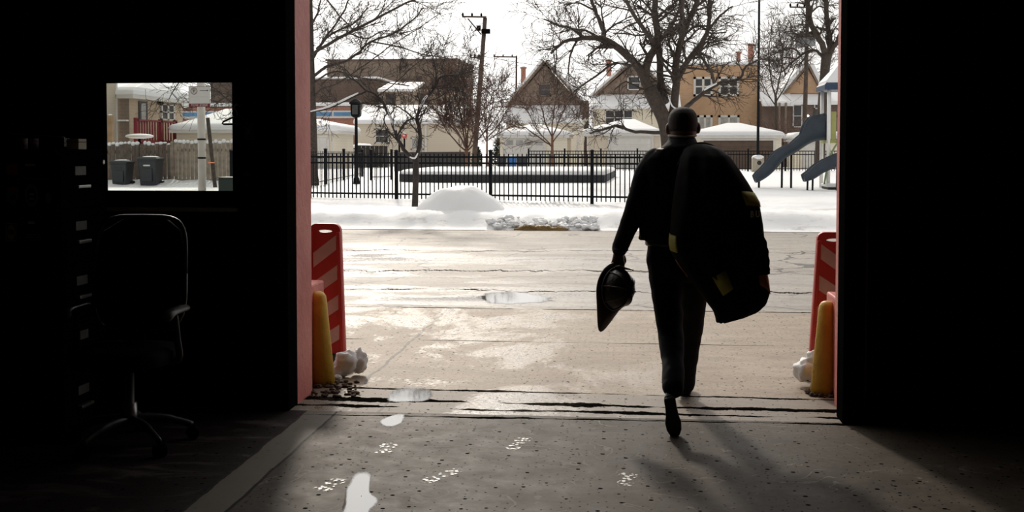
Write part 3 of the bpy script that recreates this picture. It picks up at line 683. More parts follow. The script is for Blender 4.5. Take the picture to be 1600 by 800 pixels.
# garage at the left jamb
h = house('garage', 'small cream garage with rounded snow roof beside the left door jamb', 80, 488)
wall(h, 440, 521, 205, 80, CREAM, 6)
hip_roof(h, 430, 530, 204, (478, 186), 80, 6, .25, .2, None, .45, .5)
panel_door(h, 480, 214, 512, 80, WHITE, WHITE, .25, 4, 3)
MB().tube([(X(521, 80), 79.9, .3), (X(521, 80), 79.9, Z(208, 80))], .06, 6).build('downpipe', WHITE, h)
# gabled house A
h = house('gabled_house', 'house with brown shingled gable and small attic window, left of the big tree', 98, 850)
wall(h, 791, 912, 188, 98, BEIGE, 9)
gable(h, 797, 908, 163, (852, 97), 100.5, 9, SHING)
lean_roof(h, 787, 909, 188, 163, 97.6, 3.2, .3)
f = window(h, 840, 131, 861, 151, 100.5, 1, 2, SHING)
window(h, 809, 198, 821, 203, 98, 1, 1)
wall(h, 907, 919, 158, 99, BROWN2, 1.5, name='chimney_stack')
chimney(h, 814, 821, 105, 150, 104, REDB)
h = house('garage', 'small cream garage with white paneled door and window row behind the bins', 80, 832)
wall(h, 781, 886, 214, 80, CREAM, 6)
hip_roof(h, 777, 889, 211, (837, 194), 80, 6, .25, .2)
panel_door(h, 789, 217, 850, 80, WHITE, WHITE, .25, 4, 4, True)
# gabled house B
h = house('gabled_house', 'house with steep brown gable and triple white window behind the big tree', 98, 980)
wall(h, 926, 1062, 164, 98, BEIGE, 9)
gable(h, 930, 1052, 150, (991, 95), 100.5, 9, SHING)
lean_roof(h, 922, 1064, 166, 148, 97.6, 3.0, .3)
window(h, 945, 172, 989, 197, 98, 3, 2); window(h, 980, 120, 1000, 142, 100.5, 1, 2)
chimney(h, 947, 955, 95, 120, 108, REDB)
h = house('garage', 'tan garage with plain white door directly behind the walking person', 80, 972)
wall(h, 917, 1031, 211, 80, TAN, 6)
hip_roof(h, 911, 1034, 208, (983, 186), 80, 6, .25, .2)
panel_door(h, 953, 215, 1018, 80, WHITE, WHITE, .25, 4, 1)
MB().box((X(917, 80), 79.93, .2), (X(919.5, 80), 80, Z(212, 80))).build('corner_board', WHITE, h)
# orange brick flat building
h = house('brick_building', 'two storey orange brick building with white windows right of the big tree', 106, 1126, 'building')
wall(h, 1060, 1183, 103, 106, ORNB, 12)
MB().box((X(1058, 106), 105.8, Z(104, 106)), (X(1185, 106), 118, Z(99.5, 106))).build('roof_snow', SNOW, h, bevel=.1)
for a, b, c, d in ((1083, 122, 1113, 152), (1122, 122, 1154, 152)): window(h, a, b, c, d, 106, 2, 2, None, None, .2)
for a, b, c, d in ((1089, 181, 1113, 204), (1122, 181, 1155, 204)): window(h, a, b, c, d, 106, 2, 1, None, GLASSP, .2)
chimney(h, 1150, 1156, 84, 104, 108, REDB); chimney(h, 1168, 1176, 72, 104, 108, REDB)
h = house('garage', 'wide garage with brown door and white frame right of the walking person', 80, 1152)
wall(h, 1087, 1221, 214, 80, CREAM, 6)
hip_roof(h, 1078, 1224, 212, (1146, 192), 80, 6, .25, .2)
panel_door(h, 1099, 220, 1208, 80, M('brown_door', (.10, .066, .045), .7, .2, 2), WHITE, .25, 4, 1)
# house D with brick gable
h = house('gabled_house', 'dark brick house with big snowy roof and lit porch behind the slide', 104, 1255)
wall(h, 1191, 1330, 158, 104, BROWN2, 10)
lean_roof(h, 1190, 1340, 160, 126, 103.4, 7, .35)
gable(h, 1226, 1284, 146, (1262, 102), 105.5, 8, ORNB, .3, .25, .35)
lean_roof(h, 1190, 1240, 162, 138, 103.2, 4, .35)
window(h, 1238, 165, 1253, 200, 104, 1, 2); window(h, 1271, 164, 1285, 172, 104, 1, 1)
MB().box((X(1271, 104), 103.9, .3), (X(1285, 104), 104.0, Z(174, 104))).build('porch_door', GLASSD, h)
LIT = bpy.data.materials.new('lit_porch_bulb'); LIT.use_nodes = True; LIT.node_tree.nodes['Principled BSDF'].inputs['Emission Color'].default_value = (1, .9, .7, 1); LIT.node_tree.nodes['Principled BSDF'].inputs['Emission Strength'].default_value = 3
MB().ball(P(1262.5, 181, 103.7), .10, 10, 8).build('porch_lamp', LIT, h)
for a in (1216, 1226): MB().box((X(a, 103), 103, .2), (X(a + 3, 103), 103.25, Z(162, 103))).build('porch_post', BROWNB, h)
h = house('garage', 'low pale garage with snow roof half hidden behind the slide', 88, 1275)
wall(h, 1243, 1330, 219, 88, CREAM, 5); hip_roof(h, 1239, 1336, 217, (1285, 205), 88, 5, .25, .2, None, .45, .3); panel_door(h, 1255, 224, 1280, 88, WHITE, WHITE, .25, 4, 1)
# parked car under snow, at the left
CARM = M('dark_car_paint', (.03, .032, .036), .25, .2, 2); TYRE = M('tyre_rubber', (.015, .015, .015), .8)
Y = 89; a, b = X(518, Y), X(604, Y); zb = .22; L = b - a; p = P(560, 240, Y)
car = thing('car', 'dark parked car with thick snow on its roof beyond the left fence', 'car', (p.x, Y, zb)); yc0, yc1 = Y, Y + 1.8
pr = [(0, .35), (.02, .75), (.10, .90), (.20, .98), (.30, 1.42), (.38, 1.52), (.66, 1.52), (.82, 1.0), (.97, .90), (1, .7), (1, .35)]
MB().rings([[(a + u * L, y, zb + z_) for u, z_ in pr] for y in (yc0, yc0 + .1, yc1 - .1, yc1)]).build('body', CARM, car, bevel=.05)
for q in ([(.22, 1.0), (.31, 1.40), (.46, 1.44), (.46, 1.0)], [(.49, 1.0), (.49, 1.44), (.65, 1.44), (.78, 1.0)]):
    MB().prism([(a + u * L, yc0 - .01, zb + z_) for u, z_ in q], (0, .02, 0)).build('side_window', GLASSP, car)
for u in (.2, .8): MB().tube([(a + u * L, yc0 - .02, zb + .33), (a + u * L, yc0 + .2, zb + .33)], .33, 16).build('wheel', TYRE, car)
MB().ball((a + .5 * L, Y + .9, zb + 1.5), (L * .24, .85, .38), 16, 10, .2, 2).build('roof_snow', SNOW, car, smooth=True)
MB().ball((a + .9 * L, Y + .9, zb + .9), (L * .11, .8, .22), 12, 8, .2, 3).build('bonnet_snow', SNOW, car, smooth=True)

# ------------------------------------------------------------------ houses seen through the office window
Y = 48; h = house('sided_house', 'cream sided house corner at the left edge of the small window', Y, 140)
xs = X(184, 51.8); MB().box((xs - 7, 38, .15), (xs, 51.8, 7.5)).build('wall', siding('cream_lap_siding', (.52, .455, .36), .12), h); MB().box((xs - .1, 51.65, .2), (xs + .02, 51.83, 7.5)).build('corner_board', WHITE, h)
xs = X(203, 52); h = thing('brick_house', 'buff brick house with snowy roof, dark door and red balcony seen through the small window', 'house', (xs - 3, 55, .22))
def SX(px, py, x): r = ray(px, py); return r * (x / r.x) + Vector((0, 0, CAMH))            # point on the side plane at x
ye0, ye1 = 52, SX(286, 236, xs).y; xf = X(186, 52); zev = Z(147, 52)
MB().box((xf - .04, ye0, .15), (xs, ye1, zev)).build('wall', TANB, h)
MB().box((xf - .04, ye0 - .04, .15), (xs - .01, ye0, zev)).build('front_wall', BROWNB, h)
MB().box((xf - .06, ye0 - .35, zev - .12), (xs + .35, ye1 + .35, zev + .05)).build('roof_fascia', WHITE, h)
tp = Z(126, 55); xm_, ym_ = (xf + xs) / 2, (ye0 + ye1) / 2
def rct(k, z_): return [(xm_ + (x - xm_) * k, ym_ + (y - ym_) * k, z_) for x, y in ((xf - .08, ye0 - .4), (xs + .4, ye0 - .4), (xs + .4, ye1 + .4), (xf - .08, ye1 + .4))]
MB().rings([rct(1, zev + .05), rct(.99, zev + .26), rct(.9, zev + .42), rct(.35, tp), rct(.1, tp + .1)]).build('roof_snow', SNOW, h, bevel=.08)
def side_box(x0, y0, x1, y1, d0, d1):
    a, b = SX(x0, (y0 + y1) / 2, xs), SX(x1, (y0 + y1) / 2, xs); zt, zb = SX(x0, y0, xs).z, SX(x0, y1, xs).z
    return (xs + d0, a.y, zb), (xs + d1, b.y, zt)
MB().box(*side_box(216, 158, 229, 190, 0, .06)).build('door', GLASSD, h); MB().box(*side_box(218.5, 161, 225.5, 187, .06, .08)).build('door_glass', GLASSP, h)
p0, p1 = side_box(250, 162, 271, 187, 0, .07); fr_ = MB()
wy, wz = p1[1] - p0[1], p1[2] - p0[2]
for ya, yb_, za, zb_ in ((0, .09, 0, 1), (.91, 1, 0, 1), (.44, .56, 0, 1), (0, 1, 0, .07), (0, 1, .93, 1), (0, 1, .46, .54)): fr_.box((xs, p0[1] + wy * ya, p0[2] + wz * za), (xs + .09, p0[1] + wy * yb_, p0[2] + wz * zb_))
f = fr_.build('window', WHITE, h); MB().box((xs, p0[1] + wy * .05, p0[2] + wz * .05), (xs + .04, p0[1] + wy * .95, p0[2] + wz * .95)).build('pane', GLASSD, f)
MB().box(*side_box(246, 158, 249.5, 163, 0, .2)).build('wall_lamp', STEEL, h)
MB().box((xf - .03, ye0 - .35, Z(188, 52)), (xs - .02, ye0 - .04, Z(185.5, 52))).build('snow_ledge', SNOW, h)
RDW = M('dark_red_stain', (.20, .022, .030), .7, .25, 4); xb_ = xs + 1.1
def RX(px): return SX(px, 200, xb_).y
zr1, zr0 = SX(240, 188.5, xb_).z, SX(240, 221, xb_).z; m = MB()
for i in range(15): c = RX(213 + i * 4.1); m.box((xb_, c - .05, zr0), (xb_ + .04, c + .05, zr1))
m.build('balusters', RDW, h); m = MB().box((xb_ - .05, RX(211.5), zr1 - .06), (xb_ + .1, RX(274), zr1 + .02)).box((xb_ - .05, RX(211.5), zr0 - .04), (xb_ + .1, RX(274), zr0 + .06))
for a_ in (212, 250, 273): m.box((xb_ - .06, RX(a_) - .09, .2), (xb_ + .1, RX(a_) + .09, zr1 + .08))
m.build('balcony_rail', RDW, h); MB().box((xs, SX(214, 200, xs).y, zr0 - .1), (xb_ + .05, RX(274), zr0)).build('balcony_floor', RDW, h)
Y = 53; h = house('garage', 'tan garage with thick snow roof seen through the small window', Y, 330)
wall(h, 276, 400, 203, Y, TAN, 6); hip_roof(h, 264, 412, 202, (366, 170), Y, 6, .3, .14, None, .32, .2)
# snow topped garden table in that yard
Y = 44; p = P(218, 215, Y); t = thing('garden_table', 'snow covered round garden table behind the wooden fence', 'table', (p.x, Y, .22))
MB().tube([(p.x, Y, Z(212, Y) - .05), (p.x, Y, Z(212, Y))], .5, 20).build('tabletop', TAN, t); MB().tube([(p.x, Y, .2), (p.x, Y, Z(212, Y))], .05, 8).build('pedestal', STEEL, t)
MB().ball((p.x, Y, Z(212, Y)), (.56, .5, .10), 16, 8).build('snow_cap', SNOW, t, smooth=True)

# ------------------------------------------------------------------ fences
WOODG = M('weathered_grey_wood', (.13, .105, .085), .9, .35, 5, bump=.4); WOODL = M('bleached_fence_wood', (.27, .225, .175), .9, .35, 5, bump=.4); WOODP = M('new_tan_post', (.36, .24, .14), .85, .2, 4)
Y = 40; rng = random.Random(3); p = P(255, 290, Y)
wf_ = thing('wooden_fence', 'weathered wooden plank fence topped with snow seen through the small window', 'fence', (p.x, Y, .25))
for mat, px0, px1, ytop, nm in ((WOODG, 150, 266, 224, 'plank_panel'), (WOODL, 266, 420, 221, 'plank_panel')):
    m = MB(); s_ = MB(); x = X(px0, Y); xe = X(px1, Y); zt = Z(ytop, Y); i = 0
    while x < xe:
        w_ = .120; dz = rng.uniform(-.03, .03); o = rng.uniform(-.008, .008); top = zt + dz
        m.add([(x, Y + o, .1), (x + w_, Y + o, .1), (x + w_, Y + o, top - .05), (x + w_ * .7, Y + o, top), (x + w_ * .3, Y + o, top), (x, Y + o, top - .05),
               (x, Y + o + .03, .1), (x + w_, Y + o + .03, .1), (x + w_, Y + o + .03, top - .05), (x + w_ * .7, Y + o + .03, top), (x + w_ * .3, Y + o + .03, top), (x, Y + o + .03, top - .05)],
              [(0, 1, 2, 3, 4, 5), (11, 10, 9, 8, 7, 6)] + [(k, k + 6, (k + 1) % 6 + 6, (k + 1) % 6) for k in range(6)])
        if rng.random() < .93: s_.ball((x + w_ / 2, Y + .015, top), (rng.uniform(.06, .10), .06, rng.uniform(.03, .085)), 8, 5)
        x += .148; i += 1
    m.box((X(px0, Y), Y + .03, zt - .35), (xe, Y + .08, zt - .25)).box((X(px0, Y), Y + .03, .4), (xe, Y + .08, .5))
    f = m.build(nm, mat, wf_); s_.build('snow_cap', SNOW, f, smooth=True)
o = MB().box((X(168, 43), 43, .2), (X(175, 43), 43.16, Z(178, 43))).build('fence_post', WOODP); tag(o, 'tall bare tan wooden post standing behind the wooden fence', 'post')
MB().ball(((X(168, 43) + X(175, 43)) / 2, 43.08, Z(178, 43)), (.09, .09, .05), 8, 6).build('snow_cap', SNOW, o, smooth=True)
dr_ = MB(); dr_.grid(frange(X(150, Y), X(420, Y), .12), frange(Y - 1.9, Y + .1, .12), lambda x, y: .27 + max(0, (y - Y + 1.9) / 1.9) ** 1.5 * .20 + .10 * noise.noise(Vector((x * 1.8, y * 1.8, 5))) * max(0, (y - Y + 1.9) / 1.9)); tag(dr_.build('snow_drift', SNOW, smooth=True), 'lumpy drift of snow along the foot of the wooden fence', 'snow drift')
# wheeled bins by the wooden fence and by the garage
def bin_(px, py0, py1, wpx, Y, mat, lidmat, label, group, snow=True):
    s = Y / 1800; a = X(px, Y); w_ = wpx * s; zb = .24; H = (py1 - py0) * s; r = thing('wheeled_bin', label, 'bin', (a, Y, zb), group); d = w_ * 1.05
    def rr(w2, d2, z_): return [(a + x * w2 / 2, Y + d / 2 + y * d2 / 2, z_) for x, y in ((-1, -.9), (-.9, -1), (.9, -1), (1, -.9), (1, .9), (.9, 1), (-.9, 1), (-1, .9))]
    m = MB().rings([rr(w_ * .78, d * .75, zb + .03), rr(w_ * .94, d * .95, zb + H * .86), rr(w_ * 1.0, d, zb + H * .87), rr(w_ * 1.0, d, zb + H * .91)])
    m.box((a - w_ * .26, Y + d * .015, zb + H * .2), (a + w_ * .26, Y + d * .1, zb + H * .62))
    b = m.build('bin_body', mat, r)
    MB().rings([rr(w_ * 1.04, d * 1.05, zb + H * .91), rr(w_ * 1.04, d * 1.05, zb + H * .95), rr(w_ * .9, d * .9, zb + H)]).build('lid', lidmat, r)
    MB().box((a - w_ * .17, Y + d * .015, zb + H * .70), (a + w_ * .17, Y + d * .1, zb + H * .745)).build('label_strip', WHITE if snow == 2 else lidmat, r)
    for q in (-1, 1): MB().tube([(a + q * w_ * .42, Y + d * .85, zb + .10), (a + q * w_ * .50, Y + d * .85, zb + .10)], .11, 12).build('wheel', TYRE, r)
    MB().tube([(a - w_ * .4, Y + d * 1.06, zb + H * .88), (a + w_ * .4, Y + d * 1.06, zb + H * .88)], .02, 6).build('handle', mat, r)
    if snow: MB().ball((a, Y + d / 2, zb + H), (w_ * .42, d * .42, .035), 12, 6).build('snow_cap', SNOW, r, smooth=True)
BINB = M('black_bin_plastic', (.022, .025, .030), .45, .2, 4); BINU = M('blue_bin_plastic', (.03, .17, .48), .45, .15, 4)
bin_(228.5, 243, 292, 33, 38.6, BINB, BINB, 'black wheeled bin standing alone against the wooden fence', 'bins by the wooden fence', 2)
bin_(184, 247, 290, 30, 38.8, BINB, BINB, 'black wheeled bin cut off by the cabinet at the window corner', 'bins by the wooden fence', 1)
bin_(799, 240, 262, 15.5, 75, BINU, BINU, 'blue wheeled bin between two black bins', 'bins at the garage')
bin_(783, 240, 262, 15, 75, BINB, BINB, 'black wheeled bin left of the blue bin', 'bins at the garage', 0)
bin_(816, 241, 262, 15, 75, BINB, BINB, 'black wheeled bin right of the blue bin', 'bins at the garage', 0)

IRON = M('black_iron_paint', (.006, .007, .009), .6, .2, 6, spec=.12)
def iron_fence(name, label, p0, p1, z, H, nposts, pitch, r=.0135, post=.04, rails=(.12, .80, .93), over=.03, ptop=.06, group=None, posts=None):
    p0, p1 = Vector(p0), Vector(p1); c = (p0 + p1) / 2; root = thing(name, label, 'fence', (c.x, c.y, z), group)
    ts = posts or [i / (nposts - 1) for i in range(nposts)]; u = (p1 - p0).normalized()
    for t in ts:
        q = p0.lerp(p1, t); m = MB().bar((q.x, q.y, z - .05), (q.x, q.y, z + H + ptop), post * 2, post * 2, up=Vector((0, 1, 0)))
        m.rings([[(q.x + sx * k, q.y + sy * k, z + H + ptop + h_) for sx, sy in ((-1, -1), (1, -1), (1, 1), (-1, 1))] for k, h_ in ((post * 1.3, 0), (post * 1.3, .02), (post * .3, .045))]); m.build('post', IRON, root)
    for ta, tb in zip(ts, ts[1:]):
        a, b = p0.lerp(p1, ta), p0.lerp(p1, tb); m = MB(); n = max(2, int((b - a).length / pitch))
        for f in rails: m.bar((a.x, a.y, z + H * f), (b.x, b.y, z + H * f), r * 1.9, r * 3.4)
        for i in range(1, n):
            q = a.lerp(b, i / n); m.box((q.x - r, q.y - r, z + .02), (q.x + r, q.y + r, z + H + over * 0))
        m.build('fence_panel', IRON, root)
    return root
fa, fb = G(484, 309.5, .28), G(925, 316.5, .28); fd = fb - fa; hF = 1.5 - (241 - 236.5) * fb.y / 1800 - .28
f0 = fa - fd * ((484 - 350) / 441.0) * 1.02; f1 = fa + fd * 1.345
iron_fence('iron_fence', 'long black iron picket fence running behind the roadside snow', f0, f1, .28, hF, 6, .112, posts=[0, .187, .385, .587, .7915, 1.0])
# the run that goes back along the park's left side
pts = [G(505, 288, .28), G(537.5, 284, .28), G(566, 276, .28)]
root = iron_fence('iron_fence', 'black iron fence run receding along the left side of the park', G(484, 294, .28), G(566, 275.5, .28), .28, 1.22, 4, .45, .009, .05, posts=[0, .23, .56, 1.0])
iron_fence('iron_fence', 'short black iron fence run ending at a stout post near the raised bed', G(580, 282, .28), G(612, 281, .28), .28, 1.2, 2, .2, .010, .05)
iron_fence('iron_fence', 'far black iron fence along the garages behind the snowy park', P(826, 262, 71), P(1345, 262, 71), .28, Z(235.5, 71) - .28, 10, .17, .016, .05, rails=(.12, .82, .98), ptop=.10)
DKF = M('dark_stained_boards', (.035, .030, .027), .85, .3, 5)
def board_fence(label, px0, y0, px1, y1, ytop0, ytop1, mat, pitch=.14):
    a, b = G(px0, y0, .26), G(px1, y1, .26); za, zb = Z(ytop0, a.y), Z(ytop1, b.y); c = (a + b) / 2; r = thing('board_fence', label, 'fence', (c.x, c.y, .25)); m = MB(); n = int((b - a).length / pitch)
    d = (b - a) / n
    for i in range(n):
        q = a + d * i; q2 = a + d * (i + .93); zt = za + (zb - za) * i / n
        m.prism([q, q2, Vector((q2.x, q2.y, zt)), Vector((q.x, q.y, zt))], (0, .03, 0))
    f = m.build('board_panel', mat, r)
    MB().bar((a.x, a.y, za + .02), (b.x, b.y, zb + .02), .06, .05).build('cap_rail', mat, r)
board_fence('low dark board fence slanting behind the small trees left of the bins', 616, 268, 735, 262, 239, 238, DKF)
board_fence('short dark picket screen below the tan sided house', 558, 262, 606, 262, 228, 229, DKF, .3)

# ------------------------------------------------------------------ raised bed, poles, signs
BED = M('black_bed_edging', (.018, .018, .020), .7, .3, 8)
A_, B_ = G(620, 284, .28), G(944, 287, .28); zt = .28 + .30
bed = thing('raised_bed', 'long low raised bed with black edging and a smooth cap of snow', 'planter', ((A_.x + B_.x) / 2, A_.y + 4, .28))
y0 = (A_.y + B_.y) / 2; y1 = y0 + 11
ol = []
for q in range(7): an = math.radians(180 + 15 * q); ol.append((A_.x + 1.6 + 1.6 * math.cos(an), y0 + 1.6 + 1.6 * math.sin(an)))
ol += [(B_.x, y0), (B_.x + .3, y1), (A_.x, y1)]
MB().prism([(x, y, .2) for x, y in ol], (0, 0, zt - .2)).build('edging', BED, bed)
cx, cy = (A_.x + B_.x) / 2, y0 + 5.5
MB().rings([[(x + (cx - x) * k * .25, y + (cy - y) * k, zt + h_) for x, y in ol] for k, h_ in ((.005, 0), (.01, .09), (.08, .16), (.3, .20), (.7, .22), (.95, .22))]).build('snow_cap', SNOW, bed, smooth=True)
POLEW = M('weathered_pole_wood', (.085, .062, .048), .9, .3, 4, bump=.3)
def utility_pole(label, x0, y0, x1, y1, Y, r, arms, extra=None):
    a, b = P(x0, y0, Y), P(x1, y1, Y); b.z = .15; r *= Y / 1800; t = thing('utility_pole', label, 'pole', (b.x, Y, .2))
    MB().tube([b, a], [r * 1.25, r], 10).build('pole', POLEW, t, smooth=True)
    for ax, bx, ay, w_ in arms:
        q, v = P(ax, ay, Y - r * 1.3), P(bx, ay + .6, Y - r * 1.3); c = MB().bar(q, v, w_ * Y / 1800 * 1.6, w_ * Y / 1800 * 2.2).build('crossarm', POLEW, t)
        for k in range(3):
            p = q.lerp(v, .03 + k * .38); MB().tube([p, p + Vector((0, 0, .14)), p + Vector((0, 0, .3))], [.05, .09, .05], 8).build('insulator', STEEL, c)
    if extra: extra(t, Y)
    return t
def ex1(t, Y):
    MB().bar(P(731, 29, Y), P(752, 54, Y), .10).build('brace', POLEW, t); MB().tube([P(748, 40, Y - .3), P(748, 48, Y - .3)], .16, 10).build('insulator', STEEL, t); MB().box(P(752, 52, Y - .4), P(766, 46, Y + .1)).build('bracket', STEEL, t)
utility_pole('tall leaning wooden utility pole with one sided crossarm, left of the gabled houses', 758, 28, 740, 262, 88, 3.3, [(722, 760, 26, 1.2), (735, 752, 90, 1)], ex1)
utility_pole('thin far utility pole with a one sided arm above the chimney', 807, 87, 806, 240, 140, 1.4, [(771, 808, 88.5, .9)])
def ex3(t, Y):
    MB().tube([P(1251, 74, Y - .5), P(1251, 52, Y - .5)], .42, 14).build('transformer', M('grey_transformer', (.22, .23, .24), .5), t); MB().tube([P(1266, 72, Y - .5), P(1266, 50, Y - .5)], .42, 14).build('transformer', MATS['grey_transformer'], t)
utility_pole('utility pole carrying two grey transformers among the trees at right', 1262, 8, 1256, 235, 97.5, 2.9, [(1234, 1263, 11, 1)], ex3)
WIRE = M('black_wire', (.02, .02, .02), .6)
for k, (p, q, lab) in enumerate([(P(724, 24, 88), P(807, 88, 140), 'upper sagging cable from the leaning utility pole to the thin far pole'), (P(755, 88, 88), P(1258, 70, 97.5), 'sagging cable from the leaning pole to the transformer pole')]):
    ln = [p.lerp(q, i / 14) - Vector((0, 0, 1.6 * (1 - (2 * i / 14 - 1) ** 2))) for i in range(15)]; c = (p + q) / 2
    tag(MB().tube(ln, .018, 4).build('power_cable', WIRE), lab, 'cable')
# lamp mast with a snowy stone base
Y = 69; a = P(1184, 262, Y); t = thing('light_mast', 'tall thin dark mast rising from a snow topped concrete block', 'mast', (a.x, Y, .28)); s = Y / 1800
MB().tube([(a.x, Y, .3), (a.x, Y, Z(-30, Y))], [.085, .06], 8).build('mast', IRON, t); m = MB()
for k in range(10): m.tube([P(1184.5, 20 + k * 19, Y), P(1187, 20 + k * 19, Y)], .04, 5)
m.build('climbing_pegs', IRON, t)
bm_ = MB().box((a.x - 8.5 * s, Y - .3, .2), (a.x + 8.5 * s, Y + .4, Z(246, Y))); bm_.build('base_block', M('tan_concrete', (.36, .32, .25), .8, .15, 4), t, bevel=.03)
MB().tube([(a.x + .05, Y - .31, Z(254, Y)), (a.x + .05, Y - .28, Z(254, Y))], .13, 14).build('recess', BED, t)
MB().ball((a.x, Y + .05, Z(246, Y)), (9.5 * s, .45, .16), 14, 8, .15).build('snow_cap', SNOW, t, smooth=True)
# park lamp
Y = 41.5; a = P(557, 288, Y); s = Y / 1800; t = thing('park_lamp', 'black park lamp post with a square lantern left of the forked tree', 'lamp', (a.x, Y, .28))
MB().tube([(a.x, Y, .25), (a.x, Y, .5), (a.x, Y, .55), (a.x, Y, Z(182, Y))], [.13, .11, .07, .055], 10).build('post', IRON, t); zt_, zb_ = Z(154, Y), Z(183, Y); w_ = 7.5 * s
def sq(k, z_): return [(a.x + x * k, Y + y * k, z_) for x, y in ((-1, -1), (1, -1), (1, 1), (-1, 1))]
MB().rings([sq(w_ * .5, zb_), sq(w_ * .9, zb_ + .06), sq(w_ * 1.0, zt_ - .18)]).build('lantern', IRON, t); MB().rings([sq(w_ * 1.2, zt_ - .18), sq(w_ * 1.2, zt_ - .12), sq(w_ * .4, zt_)]).build('lantern_cap', IRON, t)
LPN = M('dull_lantern_glass', (.05, .05, .05), .3)
for dx, dy in ((0, -1), (1, 0), (-1, 0)):
    c = Vector((a.x + dx * w_ * .97, Y + dy * w_ * .97, (zt_ + zb_) / 2 - .04)); MB().box((c.x - (w_ * .6 if dx == 0 else .012), c.y - (w_ * .6 if dy == 0 else .012), c.z - .18), (c.x + (w_ * .6 if dx == 0 else .012), c.y + (w_ * .6 if dy == 0 else .012), c.z + .16)).build('lantern_pane', LPN, t)
# small round markers by the fence
for px, lab, mat, nm in ((632, 'small red and white marker on a black post behind the forked tree', M('red_marker', (.6, .06, .04), .5), 1), (624, 'small grey meter head on a black post behind the forked tree', M('grey_marker', (.12, .125, .13), .5), 0)):
    Y = 72; a = P(px, 262, Y); s = Y / 1800; t = thing('park_marker', lab, 'marker', (a.x, Y, .28)); hz = Z(212, Y)
    MB().tube([(a.x, Y, .25), (a.x, Y, hz - .1)], .06, 8).build('post', IRON, t); MB().tube([(a.x, Y - .06, hz), (a.x, Y + .06, hz)], 4.2 * s, 14).build('head', mat, t)
    MB().ball((a.x, Y, hz + 3.2 * s), (3.6 * s, .1, 1.7 * s), 10, 6).build('snow_cap', SNOW, t, smooth=True)
    if nm: MB().box((a.x - 2.2 * s, Y - .075, hz - .03), (a.x + 2.2 * s, Y - .06, hz + .05)).build('white_bar', WHITE, t)
# no parking sign across the street
Y = 22.6; a = P(313, 300, Y); s = Y / 1800; t = thing('parking_sign', 'white no parking and tow zone sign on a pale pole seen through the small window', 'sign', (a.x, Y, .2))
GALV = M('pale_pole_paint', (.62, .58, .53), .55, .08, 4)
MB().tube([(a.x, Y + .1, .1), (a.x, Y + .1, Z(118, Y))], 6.3 * s, 16).build('pole', GALV, t, smooth=True)
for yy in (217, 247): MB().tube([(a.x, Y + .1, Z(yy + 1.3, Y)), (a.x, Y + .1, Z(yy - 1.3, Y))], 6.7 * s, 16).build('strap', IRON, t)
SGNW = M('sign_white', (.78, .77, .75), .5, .03, 2); SGNR = M('sign_maroon', (.20, .015, .03), .5, .1, 3); SGNK = M('sign_black', (.02, .018, .02), .5)
x0, x1, z1, z0 = X(296.5, Y), X(329.5, Y), Z(132, Y), Z(165, Y); yf = Y - .02; hgt = z1 - z0
sg = MB().box((x0, yf, z0), (x1, yf + .006, z1)).build('sign_plate', SGNW, t, bevel=.002)
MB().box((x0, yf - .002, z0), (x1, yf, z0 + hgt * .16)).build('tow_band', SGNR, sg)
def put(vf, loc, name, mat, parent, rot=None, **k):
    m = MB(); m.add(*vf); mt = Matrix.Translation(loc) @ (rot or Matrix.Identity(4)); m.xf(mt); return m.build(name, mat, parent, **k)
put(text('TOW ZONE', hgt * .155, .0006), ((x0 + x1) / 2, yf - .003, z0 + hgt * .078), 'lettering', SGNW, sg)
m = MB()
for x, z_ in ((1, 0), (0, 0)): pass
W_ = x1 - x0
for q in ((x0, x1, z1 - .008, z1), (x0, x0 + .006, z0, z1), (x1 - .006, x1, z0, z1)): m.box((q[0], yf - .0015, q[2]), (q[1], yf, q[3]))
m.build('border', SGNR, sg)
cx, cz = x0 + W_ * .25, z0 + hgt * .77; rr = W_ * .16; m = MB(); n = 28
rg = lambda R, y: [(cx + R * math.cos(6.2832 * i / n), y, cz + R * math.sin(6.2832 * i / n)) for i in range(n)]
m.rings([rg(rr, yf - .002), rg(rr * .84, yf - .002)], cap=False); m.bar((cx - rr * .65, yf - .0035, cz + rr * .65), (cx + rr * .65, yf - .0035, cz - rr * .65), rr * .17, .002); m.build('prohibition_ring', SGNR, sg)
put(text('P', rr * 1.75, .0006), (cx, yf - .0025, cz), 'letter', SGNK, sg)
m = MB(); zc = z0 + hgt * .79; xa, xb = x0 + W_ * .52, x0 + W_ * .93; m.box((xa, yf - .002, zc - .004), (xb - .02, yf, zc + .004)); m.prism([(xb - .03, yf - .002, zc - .016), (xb, yf - .002, zc), (xb - .03, yf - .002, zc + .016)], (0, .002, 0)); m.build('arrow', SGNK, sg)
m = MB().box((x0 + W_ * .08, yf - .0015, z0 + hgt * .48), (x0 + W_ * .92, yf, z0 + hgt * .49)); m.build('rule_line', M('sign_grey', (.5, .5, .5), .5), sg)
# leaning stake and green cabinet by the left fence end
Y = 37.5; o = MB().bar((X(336, Y), Y, .2), P(324.5, 184, Y), .11, .07).build('leaning_stake', BARK); tag(o, 'dark leaning wooden stake with an orange tag in front of the wooden fence', 'stake')
MB().box((X(326, Y), Y - .08, Z(255.5, Y)), (X(336, Y), Y - .04, Z(253.5, Y))).build('orange_tag', M('orange_tag', (.75, .25, .12), .6), o)
Y = 22.4; t = thing('utility_cabinet', 'dark green utility box at the lower right corner of the small window', 'cabinet', (X(356, Y), Y, .2)); GRN = M('dark_green_enamel', (.020, .035, .030), .5, .15, 5)
m = MB().box((X(340.5, Y), Y, .1), (X(374, Y), Y + .5, Z(279, Y))); m.build('body', GRN, t, bevel=.01); MB().box((X(340, Y), Y - .02, Z(280, Y)), (X(374.5, Y), Y + .52, Z(278, Y))).build('lid', GRN, t)
